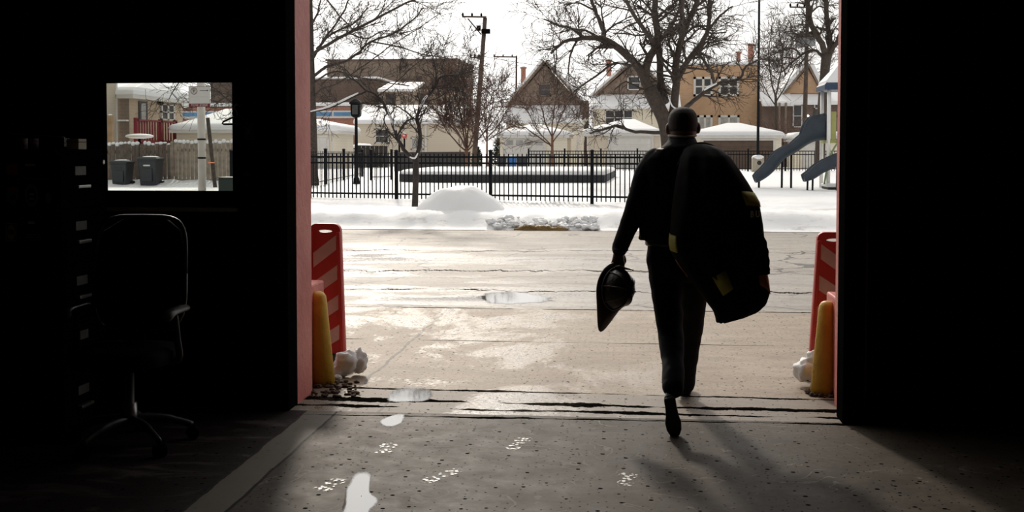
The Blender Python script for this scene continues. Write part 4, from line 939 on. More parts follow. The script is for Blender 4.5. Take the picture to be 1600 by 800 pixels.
# ploughed snow pile
pc = G(720, 330, .26); pl = MB(); R = 84 * pc.y / 1800
def mound(x, y):
    dx, dy = (x - pc.x) / (R * 1.0), (y - pc.y) / 1.0; d = math.sqrt(dx * dx + dy * dy); return .05 + .73 * max(0, 1 - d ** 2.4) + (.07 * noise.noise(Vector((x * 3, y * 3, 2))) + .03 * noise.noise(Vector((x * 9, y * 9, 2)))) * max(0, 1 - d * .8)
pl.grid(frange(pc.x - R * 1.05, pc.x + R * 1.05, .05), frange(pc.y - 1.05, pc.y + 1.05, .05), mound); tag(pl.build('snow_pile', SNOW, smooth=True), 'rounded ploughed snow heap in front of the iron fence', 'snow pile')

# ------------------------------------------------------------------ playground
PLB = M('slate_blue_plastic', (.022, .034, .050), .5, .2, 3); PLG = M('olive_green_panel', (.36, .36, .12), .5, .12, 3); PLW = M('white_post_paint', (.82, .81, .79), .5, .06, 3); PLN = M('navy_roof_plastic', (.025, .05, .10), .45, .15, 3); GRT = M('green_tube_paint', (.20, .27, .12), .5, .15, 3)
Y = 38; s = Y / 1800; a = P(1294, 290, Y); pg = thing('play_tower', 'playground tower with white posts, green panels and snowy blue roof at the right jamb', 'play tower', (a.x, Y, .28)); WT = 1.35
for dx, dy in ((0, 0), (WT, 0), (0, WT), (WT, WT)):
    MB().tube([(a.x + dx, Y + dy, .2), (a.x + dx, Y + dy, Z(140, Y))], 3.0 * s, 12).build('post', PLW, pg, smooth=True)
zr = Z(143, Y); xc, yc = a.x + WT / 2, Y + WT / 2; ov = WT / 2 + .17
def sq2(k, z_): return [(xc + x * k, yc + y * k, z_) for x, y in ((-1, -1), (1, -1), (1, 1), (-1, 1))]
MB().rings([sq2(ov, zr), sq2(ov, zr + .16)]).build('roof_rim', PLN, pg)
rf = MB().rings([sq2(ov, zr + .16), sq2(.08, zr + 1.05)]).build('roof', PLN, pg)
MB().rings([sq2(ov * .93, zr + .20), sq2(ov * .92, zr + .30), sq2(.10, zr + 1.1)]).build('roof_snow', SNOW, pg)
zd = Z(219, Y); MB().box((a.x - .05, Y - .05, zd - .10), (a.x + WT + .05, Y + WT + .05, zd)).build('deck', PLG, pg); MB().box((a.x + .12, Y, zd), (a.x + WT, Y + WT, zd + .13)).build('deck_snow', SNOW, pg, bevel=.04)
MB().box((a.x + 3.2 * s, Y - .03, zd - .05), (a.x + 11 * s, Y + .03, Z(176, Y))).build('green_panel', PLG, pg, bevel=.02)
m = MB()
for k in range(4): m.tube([(a.x + 14 * s + k * .12, Y, zd), (a.x + 14 * s + k * .12, Y, Z(180, Y))], .018, 6)
m.tube([(a.x + 12 * s, Y, Z(184, Y)), (a.x + 14 * s, Y, Z(179, Y)), (a.x + WT, Y, Z(179, Y))], .022, 6); m.build('railing', IRON, pg)
for dy in (-.06, -.35):
    ln = smoothline([P(1313, 218, Y + dy), P(1303, 232, Y + dy), P(1296, 248, Y + dy), P(1291, 270, Y + dy), P(1288, 288, Y + dy)], 4); MB().tube(ln, .03, 8).build('climber_rail', GRT, pg, smooth=True)
m = MB()
for k, (u, v) in enumerate(((1308, 226), (1301, 240), (1295, 255), (1291, 270))): m.tube([P(u, v, Y - .06), P(u, v, Y - .35)], .025, 6)
m.build('climber_rungs', GRT, pg)
m = MB().box((a.x - 5 * s, Y - .6, .15), (a.x + 1.5, Y + .6, Z(291, Y - .6))); m.build('base_step', BED, pg); MB().box((a.x - 7 * s, Y - .65, Z(291, Y - .6)), (a.x + 1.55, Y + .6, Z(286, Y - .6))).build('step_snow', SNOW, pg, bevel=.04)
def slide(root, path, w_, hs, Yc, name='slide_chute'):
    ln = smoothline([P(u, v, Yc) for u, v, *_ in path], 4); hh = [interp([(i, h_) for i, h_ in enumerate(hs)], k / 4)[0] for k in range(len(ln))]; rings = []
    for i, p in enumerate(ln):
        d = (ln[min(i + 1, len(ln) - 1)] - ln[max(i - 1, 0)]).normalized(); sx = Vector((0, 1, 0)); n = d.cross(sx).normalized(); n = n if n.z > 0 else -n; h = hh[i]; t = .035
        pr = [(-w_, h), (-w_ - t, h), (-w_ - t * 1.4, 0), (-w_ * .75, -.10), (w_ * .75, -.10), (w_ + t * 1.4, 0), (w_ + t, h), (w_, h), (w_ * .96, .05), (w_ * .7, -.05), (-w_ * .7, -.05), (-w_ * .96, .05)]
        rings.append([p + sx * u + n * v for u, v in pr])
    return MB().rings(rings).build(name, PLB, root, smooth=True)
sl_ = thing('slide', 'wavy slate blue plastic slide coming down left from the play tower', 'slide', (X(1205, Y + .5), Y + .5, .28))
slide(sl_, [(1290, 214), (1272, 216), (1258, 222), (1240, 234), (1222, 244), (1211, 257), (1198, 270), (1186, 278), (1179, 281)], .30, [.76, .72, .30, .24, .27, .30, .26, .22, .14], Y + .5)
m = MB(); hw = .34
m.rings([[P(u, v, Y + .5) + Vector((0, d, 0)) for u, v in ((1290, 178), (1281, 180), (1275, 186), (1272, 196), (1272, 216), (1290, 216))] for d in (-hw, -hw + .05)]); m.rings([[P(u, v, Y + .5) + Vector((0, d, 0)) for u, v in ((1290, 178), (1281, 180), (1275, 186), (1272, 196), (1272, 216), (1290, 216))] for d in (hw - .05, hw)])
m.box((X(1287, Y), Y + .5 - hw, Z(182, Y)), (X(1290, Y), Y + .5 + hw, Z(178, Y))); m.build('slide_hood', PLB, sl_, bevel=.01)
for u, v in ((1222, 250), (1236.5, 242), (1186, 281)): MB().tube([P(u, v, Y + .5), Vector((X(u, Y + .5), Y + .5, .2))], .035, 8).build('support', IRON, sl_)
s2 = thing('slide', 'short low dark blue slide at the foot of the play tower', 'slide', (X(1270, Y - 1.2), Y - 1.2, .28))
slide(s2, [(1322, 250), (1300, 258), (1282, 266), (1268, 275), (1255, 279)], .28, [.30, .28, .26, .22, .12], Y - 1.2)
for u, v in ((1262, 279), (1270, 277), (1308, 258)): MB().tube([P(u, v, Y - 1.2), Vector((X(u, Y - 1.2), Y - 1.2, .2))], .03, 8).build('support', IRON, s2)

# ------------------------------------------------------------------ puddles, wet prints and loose snow
def film_mat(name, col, rough, spec, lo, hi, scale, amp, tread=False):
    b = NB(name); at = b.n('ShaderNodeAttribute', attribute_name='wet').outputs['Fac']
    n = b.noise(scale, 5, .7); f = b.math('ADD', at, b.math('MULTIPLY', b.math('SUBTRACT', n, .5), amp))
    al = b.ramp(f, lo, hi)
    if tread:
        w = b.n('ShaderNodeTexVoronoi', {'Vector': b.tc.outputs['Object'], 'Scale': 46, 'Randomness': .9}).outputs['Distance']
        al = b.math('MULTIPLY', al, b.ramp(w, .52, .30))
    b.set(b.b.inputs['Alpha'], al); return b.done(col, rough, Specular_IOR_Level=spec)
WATER = film_mat('standing_water', (.05, .043, .037), .05, .6, .05, .40, 9, .5)
def film(out, z, name, mat):
    """thin film: concentric outlines, attribute 'wet' runs from 0 at the rim to 1 inside"""
    c = sum(out, Vector()) / len(out); ks = [(1.0, 0), (.9, .22), (.78, .5), (.6, .85), (.3, 1), (.02, 1)]; m = MB()
    m.rings([[Vector((c.x + (q.x - c.x) * k, c.y + (q.y - c.y) * k, z + .0003 * w)) for q in out] for k, w in ks], cap=False)
    o = m.build(name, mat); me = o.data; at = me.attributes.new('wet', 'FLOAT', 'POINT')
    for i, v in enumerate(me.vertices): at.data[i].value = min(1, max(0, (v.co.z - z) / .0003))
    return o
def puddle(name, label, outline, group=None, mat=None, th=.004, z=.0015, seed=0, wob=.06, cat='puddle'):
    pts = [G(a, b) for a, b in outline]; n = len(pts); out = []; mid = sum(pts, Vector()) / n
    for i in range(n):
        p0, p1, p2, p3 = (pts[(i + k) % n] for k in (-1, 0, 1, 2))
        for j in range(5):
            t = j / 5; q = .5 * ((2 * p1) + (p2 - p0) * t + (2 * p0 - 5 * p1 + 4 * p2 - p3) * t * t + (3 * p1 - p0 - 3 * p2 + p3) * t ** 3)
            k = wob * noise.noise(q * 9 + Vector((seed, 0, 0))); out.append(mid + (q - mid) * (1.08 + k))
    return tag(film(out, z, name, mat or WATER), label, cat, group)
puddle('puddle', 'bright oval puddle at the near edge of the street', [(750, 463), (772, 457), (800, 456), (838, 461), (862, 467), (840, 473), (800, 475), (762, 472)], seed=1, wob=.25)
puddle('puddle', 'blunt rectangular wet patch on the threshold slab', [(607, 626), (616, 610), (640, 607), (672, 609), (668, 625), (640, 628)], seed=2)
puddle('puddle', 'small almond shaped puddle on the floor just inside the threshold', [(595, 657), (612, 650), (630, 648), (628, 660), (612, 667), (598, 664)], seed=3)
puddle('puddle', 'large bright puddle running out of the bottom edge of the floor', [(536, 815), (539, 778), (545, 756), (562, 738), (578, 742), (577, 768), (590, 782), (576, 800), (576, 815)], seed=4, wob=.12)
WSNOW = film_mat('trodden_snow', (.85, .84, .82), .45, .5, .10, .45, 40, .9, True)
def footprint(label, heel, toe, w_, seed):
    a, b = G(*heel), G(*toe); d = (b - a); L = d.length; u = d.normalized(); v = Vector((-u.y, u.x, 0)); out = []
    prof = [(0, .28), (.08, .40), (.22, .42), (.36, .30), (.46, .26), (.58, .38), (.74, .50), (.88, .46), (.97, .28), (1, .08)]
    for t, k in prof: out.append(a + u * L * t + v * w_ * k)
    for t, k in reversed(prof): out.append(a + u * L * t - v * w_ * k)
    return tag(film(out, .0015, 'snow_footprint', WSNOW), label, 'footprint', 'snowy footprints on the garage floor')
footprint('snowy footprint beside the large bright puddle at the bottom edge', (498, 768), (535, 748), .12, 1)
footprint('snowy footprint between the almond puddle and the big puddle', (596, 710), (612, 692), .11, 2)
footprint('smeared snowy footprint right of the big bright puddle', (660, 755), (720, 732), .10, 3)
footprint('snowy footprint near the middle of the floor, left of the walking person', (796, 704), (824, 682), .10, 4)
footprint('faint snowy footprint on the floor below the hanging helmet', (975, 760), (983, 738), .10, 5)
# debris along the left threshold corner
DEB = M('dead_leaf_litter', (.075, .05, .032), .9, .5, 20); rng = random.Random(8); m = MB()
for i in range(90):
    p = G(rng.uniform(478, 560), rng.uniform(596, 622)); s_ = rng.uniform(.006, .02); m.ball((p.x, p.y, s_ * .4), (s_, s_ * rng.uniform(.5, 1), s_ * .5), 6, 4, .4, 2, i)
tag(m.build('litter', DEB), 'scattered leaf litter at the foot of the left yellow bollard', 'litter', kind='stuff')

# ------------------------------------------------------------------ bollards and barricades in the doorway
def yellow_mat():
    b = NB('worn_yellow_paint'); f = b.noise(7, 6, .7); c = b.mix(b.ramp(f, .35, .7), (.62, .36, .035), (.78, .50, .06)); z = b.xyz()['Z']
    ch = b.math('MULTIPLY', b.ramp(b.noise(11, 5, .7), .58, .66), b.ramp(z, .34, .0)); c = b.mix(ch, c, (.07, .045, .03)); b.bump(b.noise(22, 4), .5, .012); return b.done(c, .5)
YEL = yellow_mat()
def bollard(name, label, base, top, w0, w1):
    a = G(*base); hz = Z(top[1], a.y, top[0]); tx = P(top[0], top[1], a.y).x; r0, r1 = w0, w1; t = thing(name, label, 'bollard', (a.x, a.y, 0), 'yellow bollards at the door'); pr = [(0, r0), (hz - .05, r1), (hz - .028, r1 * .93), (hz - .010, r1 * .70), (hz - .001, r1 * .35), (hz, .01)]
    MB().rings([[(a.x + (tx - a.x) * z / hz + r * math.cos(q * math.pi / 12), a.y + r * math.sin(q * math.pi / 12), z) for q in range(24)] for z, r in pr]).build('post', YEL, t, smooth=True)
    m = MB(); rg = random.Random(len(label))
    for i in range(40):
        an = rg.uniform(0, 6.28); r = r0 + rg.uniform(0, .03); s_ = rg.uniform(.008, .022); m.ball((a.x + r * math.cos(an), a.y + r * math.sin(an), s_ * .5), (s_, s_, s_ * .7), 6, 4, .4, 2, i)
    m.build('broken_footing', DEB, t)
bollard('bollard', 'worn yellow bollard leaning on the left red door jamb', (504, 601), (497, 455), .082, .052)
bollard('bollard', 'worn yellow bollard beside the right red door jamb', (1286, 616), (1292, 470), .080, .048)
SNOWL = snow_mat('old_snow', .35)
ORG = M('red_barricade_plastic', (.52, .045, .035), .45, .12, 4); REFL = M('faded_reflective_sheet', (.66, .56, .50), .45, .12, 8); RUB = M('black_rubber_base', (.015, .014, .014), .8, .2, 9)
def barricade(label, xm, y, ztop, w0, w1, mirror, rot, holes=True):
    root = thing('barricade', label, 'barricade', (xm, y, 0), 'striped barricades in the doorway')
    zb = .10; H = ztop - zb; k = -1 if mirror else 1
    def half(z): return (w1 + (w0 - w1) * (z - zb) / H) / 2
    out = []; rr = .045; ht = half(ztop)
    out += [(-half(zb), zb), (half(zb), zb)]
    for q in range(6): an = math.radians(q * 18); out.append((ht - rr + rr * math.cos(an), ztop - rr + rr * math.sin(an)))
    for q in range(6): an = math.radians(90 + q * 18); out.append((-ht + rr + rr * math.cos(an), ztop - rr + rr * math.sin(an)))
    hz = ztop - .048; hole = [(.055 * math.cos(-6.2832 * i / 20), hz + .014 * math.sin(-6.2832 * i / 20)) for i in range(20)]
    peg = [(.006 * math.cos(-6.2832 * i / 10), ztop - .020 + .006 * math.sin(-6.2832 * i / 10)) for i in range(10)]
    R = Matrix.Translation((xm, y, 0)) @ Matrix.Rotation(rot, 4, 'Z')
    def flat(vf, yoff, name, mat, par, **kw):
        m = MB(); m.add([Vector((v.x, v.y + yoff, v.z)) for v in vf[0]], vf[1]); m.xf(R); return m.build(name, mat, par, **kw)
    # plate() puts the outline in x / z already (its y is thickness)
    def up(o, h, th): 
        vs, fs = plate(o, h, th, .004); return [Vector((v.x, v.y, v.z)) for v in vs], fs
    pnl = flat(up(out, [hole, peg], .05), 0, 'panel', ORG, root)
    fr = MB()
    for sx in (-1, 1):
        fr.add([Vector((sx * (half(z) - .012) + dx, yy, z)) for z in (zb, ztop - .05) for dx, yy in ((-.012, -.04), (.012, -.04), (.012, .04), (-.012, .04))], [(0, 3, 2, 1), (4, 5, 6, 7), (0, 1, 5, 4), (1, 2, 6, 5), (2, 3, 7, 6), (3, 0, 4, 7)])
    fr.xf(R); fr.build('side_rail', ORG, root, bevel=.005)
    i0 = .030
    for j in range(4):
        zc = ztop - .185 - j * .205; e = half(zc) - i0; p = [(-e, zc - .05 - .062 * k), (e, zc - .05 + .062 * k), (e, zc + .05 + .062 * k), (-e, zc + .05 - .062 * k)]
        flat(MB().prism([(a, -.029, c) for a, c in p], (0, .004, 0)).__dict__.values() and (lambda m: (m.v, m.f))(MB().prism([(a, -.029, c) for a, c in p], (0, .005, 0))), 0, 'reflective_stripe', REFL, root)
    b = MB().rings([[Vector((xm + sx * q, y + sy * q * .75, z)) for sx, sy in ((-1, -.6), (-.6, -1), (.6, -1), (1, -.6), (1, .6), (.6, 1), (-.6, 1), (-1, .6))] for q, z in ((.20, 0), (.205, .05), (.17, .09), (.10, .11))])
    b.build('rubber_base', RUB, root, bevel=.008); return root
barricade('red and white striped barricade panel at the left jamb with stripes rising to the right', X(508, 7.72), 7.72, 1.0, .21, .265, False, 0.0)
barricade('red and white striped barricade panel mostly hidden by the right door jamb', X(1304, 7.72), 7.72, .965, .21, .30, True, -.0)
def lumps(label, spec, seed):
    m = MB()
    for i, (px, py, w_, h, Y) in enumerate(spec):
        p = P(px, py, Y); s_ = Y / 1800; m.ball(p, (w_ * s_ / 2, w_ * s_ / 2.2, h * s_ / 2), 22, 14, .35, 2.2, seed + i)
    o = m.build('snow_lump', SNOW, smooth=True); return tag(o, label, 'snow', 'snow left on the barricade bases')
lumps('clumps of old snow heaped on the left barricade base', [(541, 566, 36, 36, 7.46), (560, 564, 30, 38, 7.52), (532, 578, 24, 24, 7.44), (527, 590, 14, 10, 7.36)], 3)
lumps('clump of old snow heaped on the right barricade base', [(1262, 578, 44, 36, 7.46), (1274, 565, 30, 34, 7.46), (1272, 602, 13, 10, 7.30)], 8)

# ------------------------------------------------------------------ inside, left: cabinet, chair, hanger
ENAM = M('black_cabinet_enamel', (.004, .004, .0045), .8, .2, 5, spec=0); LBL = M('paper_label', (.12, .115, .105), .6, .15, 20); CHR = M('dull_chrome', (.32, .31, .30), .35, .1, 5, metal=.8)
y1, y2 = 5.60, 6.14; xr = X(92, y1); zt = Z(233, y1); xl = xr - .72
cabn = thing('filing_cabinet', 'black filing cabinet covered in stickers at the far left below the small window', 'filing cabinet', ((xl + xr) / 2, (y1 + y2) / 2, 0))
MB().box((xl, y1, 0), (xr - .02, y2, zt)).build('body', ENAM, cabn, bevel=.006)
nd = 5; dh = (zt - .06) / nd
for i in range(nd):
    z0 = .04 + i * dh; d = MB().box((xr - .02, y1 + .012, z0 + .006), (xr, y2 - .012, z0 + dh - .006)).build('drawer', ENAM, cabn, bevel=.004); ym = (y1 + y2) / 2 - .05
    MB().box((xr, ym - .06, z0 + dh * .60), (xr + .006, ym + .06, z0 + dh * .76)).build('label_holder', LBL, d)
    MB().box((xr, ym - .07, z0 + dh * .36), (xr + .03, ym + .07, z0 + dh * .42)).build('handle', CHR, d, bevel=.004)
MB().tube([(xr, y2 - .06, zt - .07), (xr + .012, y2 - .06, zt - .07)], .012, 10).build('lock', CHR, cabn)
STK = {k: M('sticker_' + k, c, .5, .12, 10) for k, c in dict(red=(.50, .07, .05), orange=(.60, .33, .12), white=(.65, .65, .65), blue=(.07, .16, .40), gold=(.60, .36, .10), grey=(.20, .20, .21), black=(.01, .01, .01)).items()}
def stk(par, px0, py0, px1, py1, c, shape='box', lift=0, name='sticker'):
    y = y1 - .001 - lift; a, b = P(px0, py0, y), P(px1, py1, y); cx, cz, hw, hh = (a.x + b.x) / 2, (a.z + b.z) / 2, abs(b.x - a.x) / 2, abs(a.z - b.z) / 2
    if shape == 'box': o = [(-1, -1), (1, -1), (1, 1), (-1, 1)]
    elif shape == 'oval': o = [(math.cos(q * .2618), math.sin(q * .2618)) for q in range(24)]
    else: o = [(0, -1), (.55, -.72), (.9, -.2), (1, .6), (.8, 1), (-.8, 1), (-1, .6), (-.9, -.2), (-.55, -.72)]
    return MB().prism([(cx + u * hw, y, cz + v * hh) for u, v in o], (0, -.0008, 0)).build(name, STK[c], par)
stk(cabn, 10, 256, 28, 273, 'red'); stk(cabn, 39, 256, 55, 259.5, 'orange')
for k in range(2): stk(cabn, 25, 278 + k * 3, 78, 279.5 + k * 3, 'grey')
q = stk(cabn, 10, 292, 29, 322, 'blue', 'shield'); stk(q, 11, 293, 28, 299, 'red', 'box', .001, 'band'); stk(q, 15, 304, 24, 312, 'black', 'box', .001, 'centre')
q = stk(cabn, 39, 288, 60, 323, 'grey', 'oval'); stk(q, 42, 293, 57, 318, 'black', 'oval', .001, 'centre'); stk(q, 46, 302, 53, 305, 'white', 'box', .002, 'bar'); stk(q, 46, 310, 53, 311.5, 'white', 'box', .002, 'bar')
q = stk(cabn, 71, 300, 80, 318, 'grey', 'oval'); stk(q, 72, 307, 79, 311, 'red', 'box', .001, 'band')
q = stk(cabn, 9, 349, 26, 377, 'white', 'box'); stk(q, 10, 350, 25, 376, 'black', 'box', .001, 'centre'); stk(q, 11, 351, 24, 375, 'gold', 'oval', .002, 'badge'); stk(q, 13, 359, 22, 366, 'black', 'box', .003, 'bar')
stk(cabn, 44, 346, 54, 350, 'white')
for k in range(3): stk(cabn, 38 + (4 if k == 0 else 0), 366 + k * 4, 64, 367.8 + k * 4, 'grey')
# things on the cabinet
Yb = y1 + .20; a, b = X(104, Yb), X(123, Yb)
o = MB().box((a, Yb, zt), (b, Yb + .09, zt + 17 * Yb / 1800)).build('card_box', M('cream_card', (.62, .55, .43), .7, .1, 8), bevel=.002); tag(o, 'small cream card box standing on the black filing cabinet', 'box')
MB().box((a - .001, Yb - .001, zt + .035), (b + .001, Yb + .091, zt + .041)).build('lid_seam', M('card_edge', (.2, .17, .13), .8), o)
ct = thing('tin_can', 'small tin can with a pale pink label on the black filing cabinet', 'can', (X(37, y1 + .1), y1 + .12, zt)); c = Vector((X(37, y1 + .12), y1 + .12, zt)); r_ = .021
MB().tube([c, c + Vector((0, 0, .052))], r_, 16).build('can_body', M('pink_can_label', (.36, .24, .25), .5, .3, 30), ct, smooth=True)
MB().tube([c + Vector((0, 0, .052)), c + Vector((0, 0, .056))], r_ * 1.04, 16).build('rim', CHR, ct)
ct2 = dup(ct, (.028, .06, 0), 'dark tin can just behind the pink labeled can on the filing cabinet')
tr = thing('paper_tray', 'long black tray of papers on the filing cabinet behind the cans', 'tray', ((X(20, y1 + .25) + X(100, y1 + .25)) / 2, y1 + .30, zt)); xa, xb = X(16, y1 + .25), X(101, y1 + .25)
zz = lambda t: zt + .085 - .02 * t
MB().box((xa, y1 + .24, zt), (xb, y1 + .40, zt + .012)).build('tray_base', ENAM, tr); MB().prism([(xa, y1 + .24, zt + .012), (xb, y1 + .24, zt + .012), (xb, y1 + .24, zz(1)), (xa, y1 + .24, zz(0))], (0, .006, 0)).build('tray_front', ENAM, tr)
m = MB(); rng = random.Random(4)
for k in range(7): m.box((xa + .02, y1 + .26, zt + .014 + k * .008), (xb - .02 - rng.uniform(0, .05), y1 + .39, zt + .019 + k * .008))
m.bar((xa, y1 + .235, zz(0)), (xb, y1 + .235, zz(1)), .006, .006); m.build('paper_stack', LBL, tr)
# office chair
FAB = M('black_chair_fabric', (.006, .006, .0065), .9, .2, 12, spec=.05); PLS = M('grey_chair_plastic', (.030, .028, .027), .4, .15, 8)
Yc = 5.60; ch = thing('office_chair', 'black office swivel chair with grey arms standing below the small window', 'chair', (X(196, Yc), Yc, 0)); cx = X(198, Yc); sc_ = Yc / 1800
def pad(c0, hw, hh, th, curve, n=16, lean=0):
    rings = []
    for ty in range(9):
        v = -1 + ty / 4; row = []
        k = math.sqrt(max(.05, 1 - abs(v) ** 5 * .80)); 
        for q in range(n):
            an = 2 * math.pi * q / n; u = math.copysign(abs(math.cos(an)) ** .5, math.cos(an)) * hw * k; d = math.sin(an) * th
            row.append(c0 + Vector((u, d - curve * (u / hw) ** 2 + lean * v, v * hh)))
        rings.append(row)
    return rings
zb0, zb1 = .58, Z(344, Yc + .1); MB().rings(pad(Vector((cx + .01, Yc + .16, (zb0 + zb1) / 2)), .235, (zb1 - zb0) / 2, .035, .05, lean=.05)).build('backrest', FAB, ch, smooth=True)
o_ = [Vector((cx + .01 + .245 * math.copysign(abs(math.cos(a)) ** .45, math.cos(a)), Yc + .16 - .045 + .05 * math.sin(a), (zb0 + zb1) / 2 + (zb1 - zb0) / 2 * 1.015 * math.copysign(abs(math.sin(a)) ** .45, math.sin(a)))) for a in [6.2832 * i / 40 for i in range(41)]]
MB().tube(o_, .012, 8).build('back_rim', PLS, ch, smooth=True)
zs = .47; rg_ = []
for z, k in ((zs - .05, .80), (zs - .03, .98), (zs + .02, 1), (zs + .045, .92), (zs + .05, .6)):
    rg_.append([Vector((cx + .245 * k * math.copysign(abs(math.cos(a)) ** .55, math.cos(a)), Yc - .06 + .23 * k * math.copysign(abs(math.sin(a)) ** .55, math.sin(a)), z)) for a in [6.2832 * i / 28 for i in range(28)]])
MB().rings(rg_).build('seat', FAB, ch, smooth=True)
MB().box((cx - .025, Yc + .12, zs - .04), (cx + .025, Yc + .16, .75)).build('back_support', ENAM, ch, bevel=.008)
MB().tube([(cx, Yc, .10), (cx, Yc, .22), (cx, Yc, .22), (cx, Yc, zs - .05)], [.035, .035, .022, .022], 14).build('gas_lift', CHR, ch, smooth=True)
for sx in (-1, 1):
    xa = cx + sx * .265; za = Z(491, Yc); MB().tube(smoothline([(xa - sx * .10, Yc - .02, zs - .04), (xa, Yc - .02, zs - .02), (xa, Yc - .03, zs + .08), (xa - sx * .01, Yc - .04, za - .02)], 4), .020, 10, flat=.7).build('arm_post', PLS, ch, smooth=True)
    MB().tube(smoothline([(xa - sx * .01, Yc - .16, za - .035), (xa, Yc - .11, za - .004), (xa, Yc, za), (xa, Yc + .10, za)], 4), [.018, .024] + [.028] * 9 + [.026, .02], 10, flat=.6).build('armrest', PLS, ch, smooth=True)
hub = Vector((cx, Yc, .13))
for i in range(5):
    an = math.radians(-40 + 72 * i); d = Vector((math.cos(an), math.sin(an), 0)); tip = hub + d * .31; tip.z = .075; l = MB().tube(smoothline([hub, hub + d * .12 + Vector((0, 0, .002)), hub + d * .22 + Vector((0, 0, -.02)), tip], 4), [.026] * 4 + [.022] * 4 + [.018] * 4 + [.016], 8, flat=.8).build('base_leg', CHR if False else PLS, ch, smooth=True)
    v = Vector((-d.y, d.x, 0)); cc = Vector((tip.x, tip.y, .03)); w_ = MB()
    for q in (-1, 1): w_.tube([cc + v * q * .008, cc + v * q * .026], .030, 16)
    w_.tube([cc + Vector((0, 0, .02)), tip], .009, 8); w_.build('caster', ENAM, l, smooth=False)
# clothes hanger by the window and small switch plates
HK = M('black_hanger_plastic', (.008, .008, .008), .5); Yh = YI - .07; hx = X(371, Yh); z0 = Z(181, Yh)
hg = thing('clothes_hanger', 'black clothes hanger hanging from a peg at the right edge of the small window', 'hanger', (hx, Yh, z0)); s_ = Yh / 1800
ln = [(hx, z0), (hx - 8 * s_, z0 - 1.5 * s_), (hx - 23 * s_, z0 - 8 * s_), (hx - 24.5 * s_, z0 - 11 * s_), (hx - 22 * s_, z0 - 12 * s_), (hx, z0 - 12 * s_), (hx + 22 * s_, z0 - 12 * s_), (hx + 24.5 * s_, z0 - 11 * s_), (hx + 23 * s_, z0 - 8 * s_), (hx + 8 * s_, z0 - 1.5 * s_), (hx, z0)]
MB().tube([(a, Yh, b) for a, b in ln], .0055, 8).build('hanger_bow', HK, hg, smooth=True)
MB().tube(smoothline([(hx, Yh, z0), (hx, Yh, z0 + .03), (hx - .018, Yh, z0 + .05), (hx, Yh, z0 + .072), (hx + .018, Yh, z0 + .055)], 4), .003, 6).build('hook', CHR, hg, smooth=True)
o = MB().tube([(hx, YI, z0 + .066), (hx, Yh - .015, z0 + .070)], .005, 8).build('wall_peg', CHR); tag(o, 'small metal wall peg that carries the black clothes hanger', 'peg')
def switch(label, px, py, Y, w_, h_, n):
    p = P(px, py, Y); t = thing('light_switch', label, 'switch', (p.x, Y, p.z)); MB().box((p.x - w_, Y - .006, p.z - h_), (p.x + w_, Y, p.z + h_)).build('plate', PLS, t, bevel=.002)
    MB().box((p.x - w_ * .3, Y - .016, p.z - h_ * .35), (p.x + w_ * .3, Y - .006, p.z + h_ * .35)).build('toggle', LBL, t, bevel=.002)
switch('grey light switch on the dark wall just right of the small window', 389, 205, YI, .03, .05, 1)
switch('grey switch plate low on the dark wall right of the small window', 386, 272, YI, .025, .012, 1)
switch('grey plate added for a faint highlight on the dark wall right of the doorway', 1355, 200, YI, .012, .05, 1)  # plate added to draw a small highlight on the wall

# ------------------------------------------------------------------ the person
SKIN = M('brown_skin', (.20, .105, .070), .5, .12, 12); HAIR = M('cropped_dark_hair', (.030, .022, .018), .8, .3, 60, bump=.4); SHIRT = M('black_duty_jacket_cloth', (.013, .013, .015), .85, .25, 14, spec=.2); TROU = M('dark_navy_trousers', (.007, .008, .010), .85, .25, 14, spec=.2)
SHOE = M('black_shoe_leather', (.010, .010, .010), .35, .2, 10); SOLE = M('black_rubber_sole', (.014, .013, .013), .8, .2, 20); COTT = M('white_cotton', (.70, .68, .64), .8, .05, 20); PATCH = M('shoulder_tab_highlight', (.50, .46, .42), .6, .1, 20)
YM = 6.52
pb = G(1058, 645); man = thing('person', 'person in black jacket and dark trousers walking out through the doorway, seen from behind', 'person', (pb.x, YM, 0))
pxm = YM / 1800
def sec(cx, py, hw, hd, Y, n=20, sq=2.4):
    """cross section: centre px, row, half width px, half depth m, at depth Y"""
    c = P(cx, py, Y); out = []
    for q in range(n):
        a = 6.2832 * q / n; u, v = math.cos(a), math.sin(a); k = (abs(u) ** sq + abs(v) ** sq) ** (-1 / sq)
        out.append(c + Vector((u * k * hw * Y / 1800, v * k * hd, 0)))
    return out
def limb(m, pts, n=14):
    """pts: (px, py, Y, radius px) joints -> smooth tapering tube"""
    c = [P(a, b, Y) for a, b, Y, r in pts]; ln = smoothline(c, 4); rr = [interp([(i, p[3] * p[2] / 1800) for i, p in enumerate(pts)], k / 4)[0] for k in range(len(ln))]
    m.tube(ln, rr, n); m.ball(ln[0], rr[0] * .98, 12, 8); m.ball(ln[-1], rr[-1] * .98, 12, 8)
HY = YM + .07
def finger(m, pts, r): ln = smoothline(pts, 3); m.tube(ln, [r * (1 - .25 * i / (len(ln) - 1)) for i in range(len(ln))], 8); m.ball(ln[-1], r * .76, 8, 6)
RL = [(1036, 412, YM, 24), (1046, 518, YM - .13, 17), (1053, 600, 6.10, 13)]           # trailing left leg
LL = [(1080, 412, YM + .02, 25), (1078, 518, YM + .32, 18), (1068, 596, 7.02, 13)]      # leading right leg
ARM = [(1019, 258, YM, 17), (988, 330, YM - .03, 13.5), (967, 392, YM + .03, 9.5)]
ARMR = [(1103, 262, YM + .02, 17), (1120, 318, YM + .12, 14), (1098, 268, YM + .30, 10)]
b = MB()
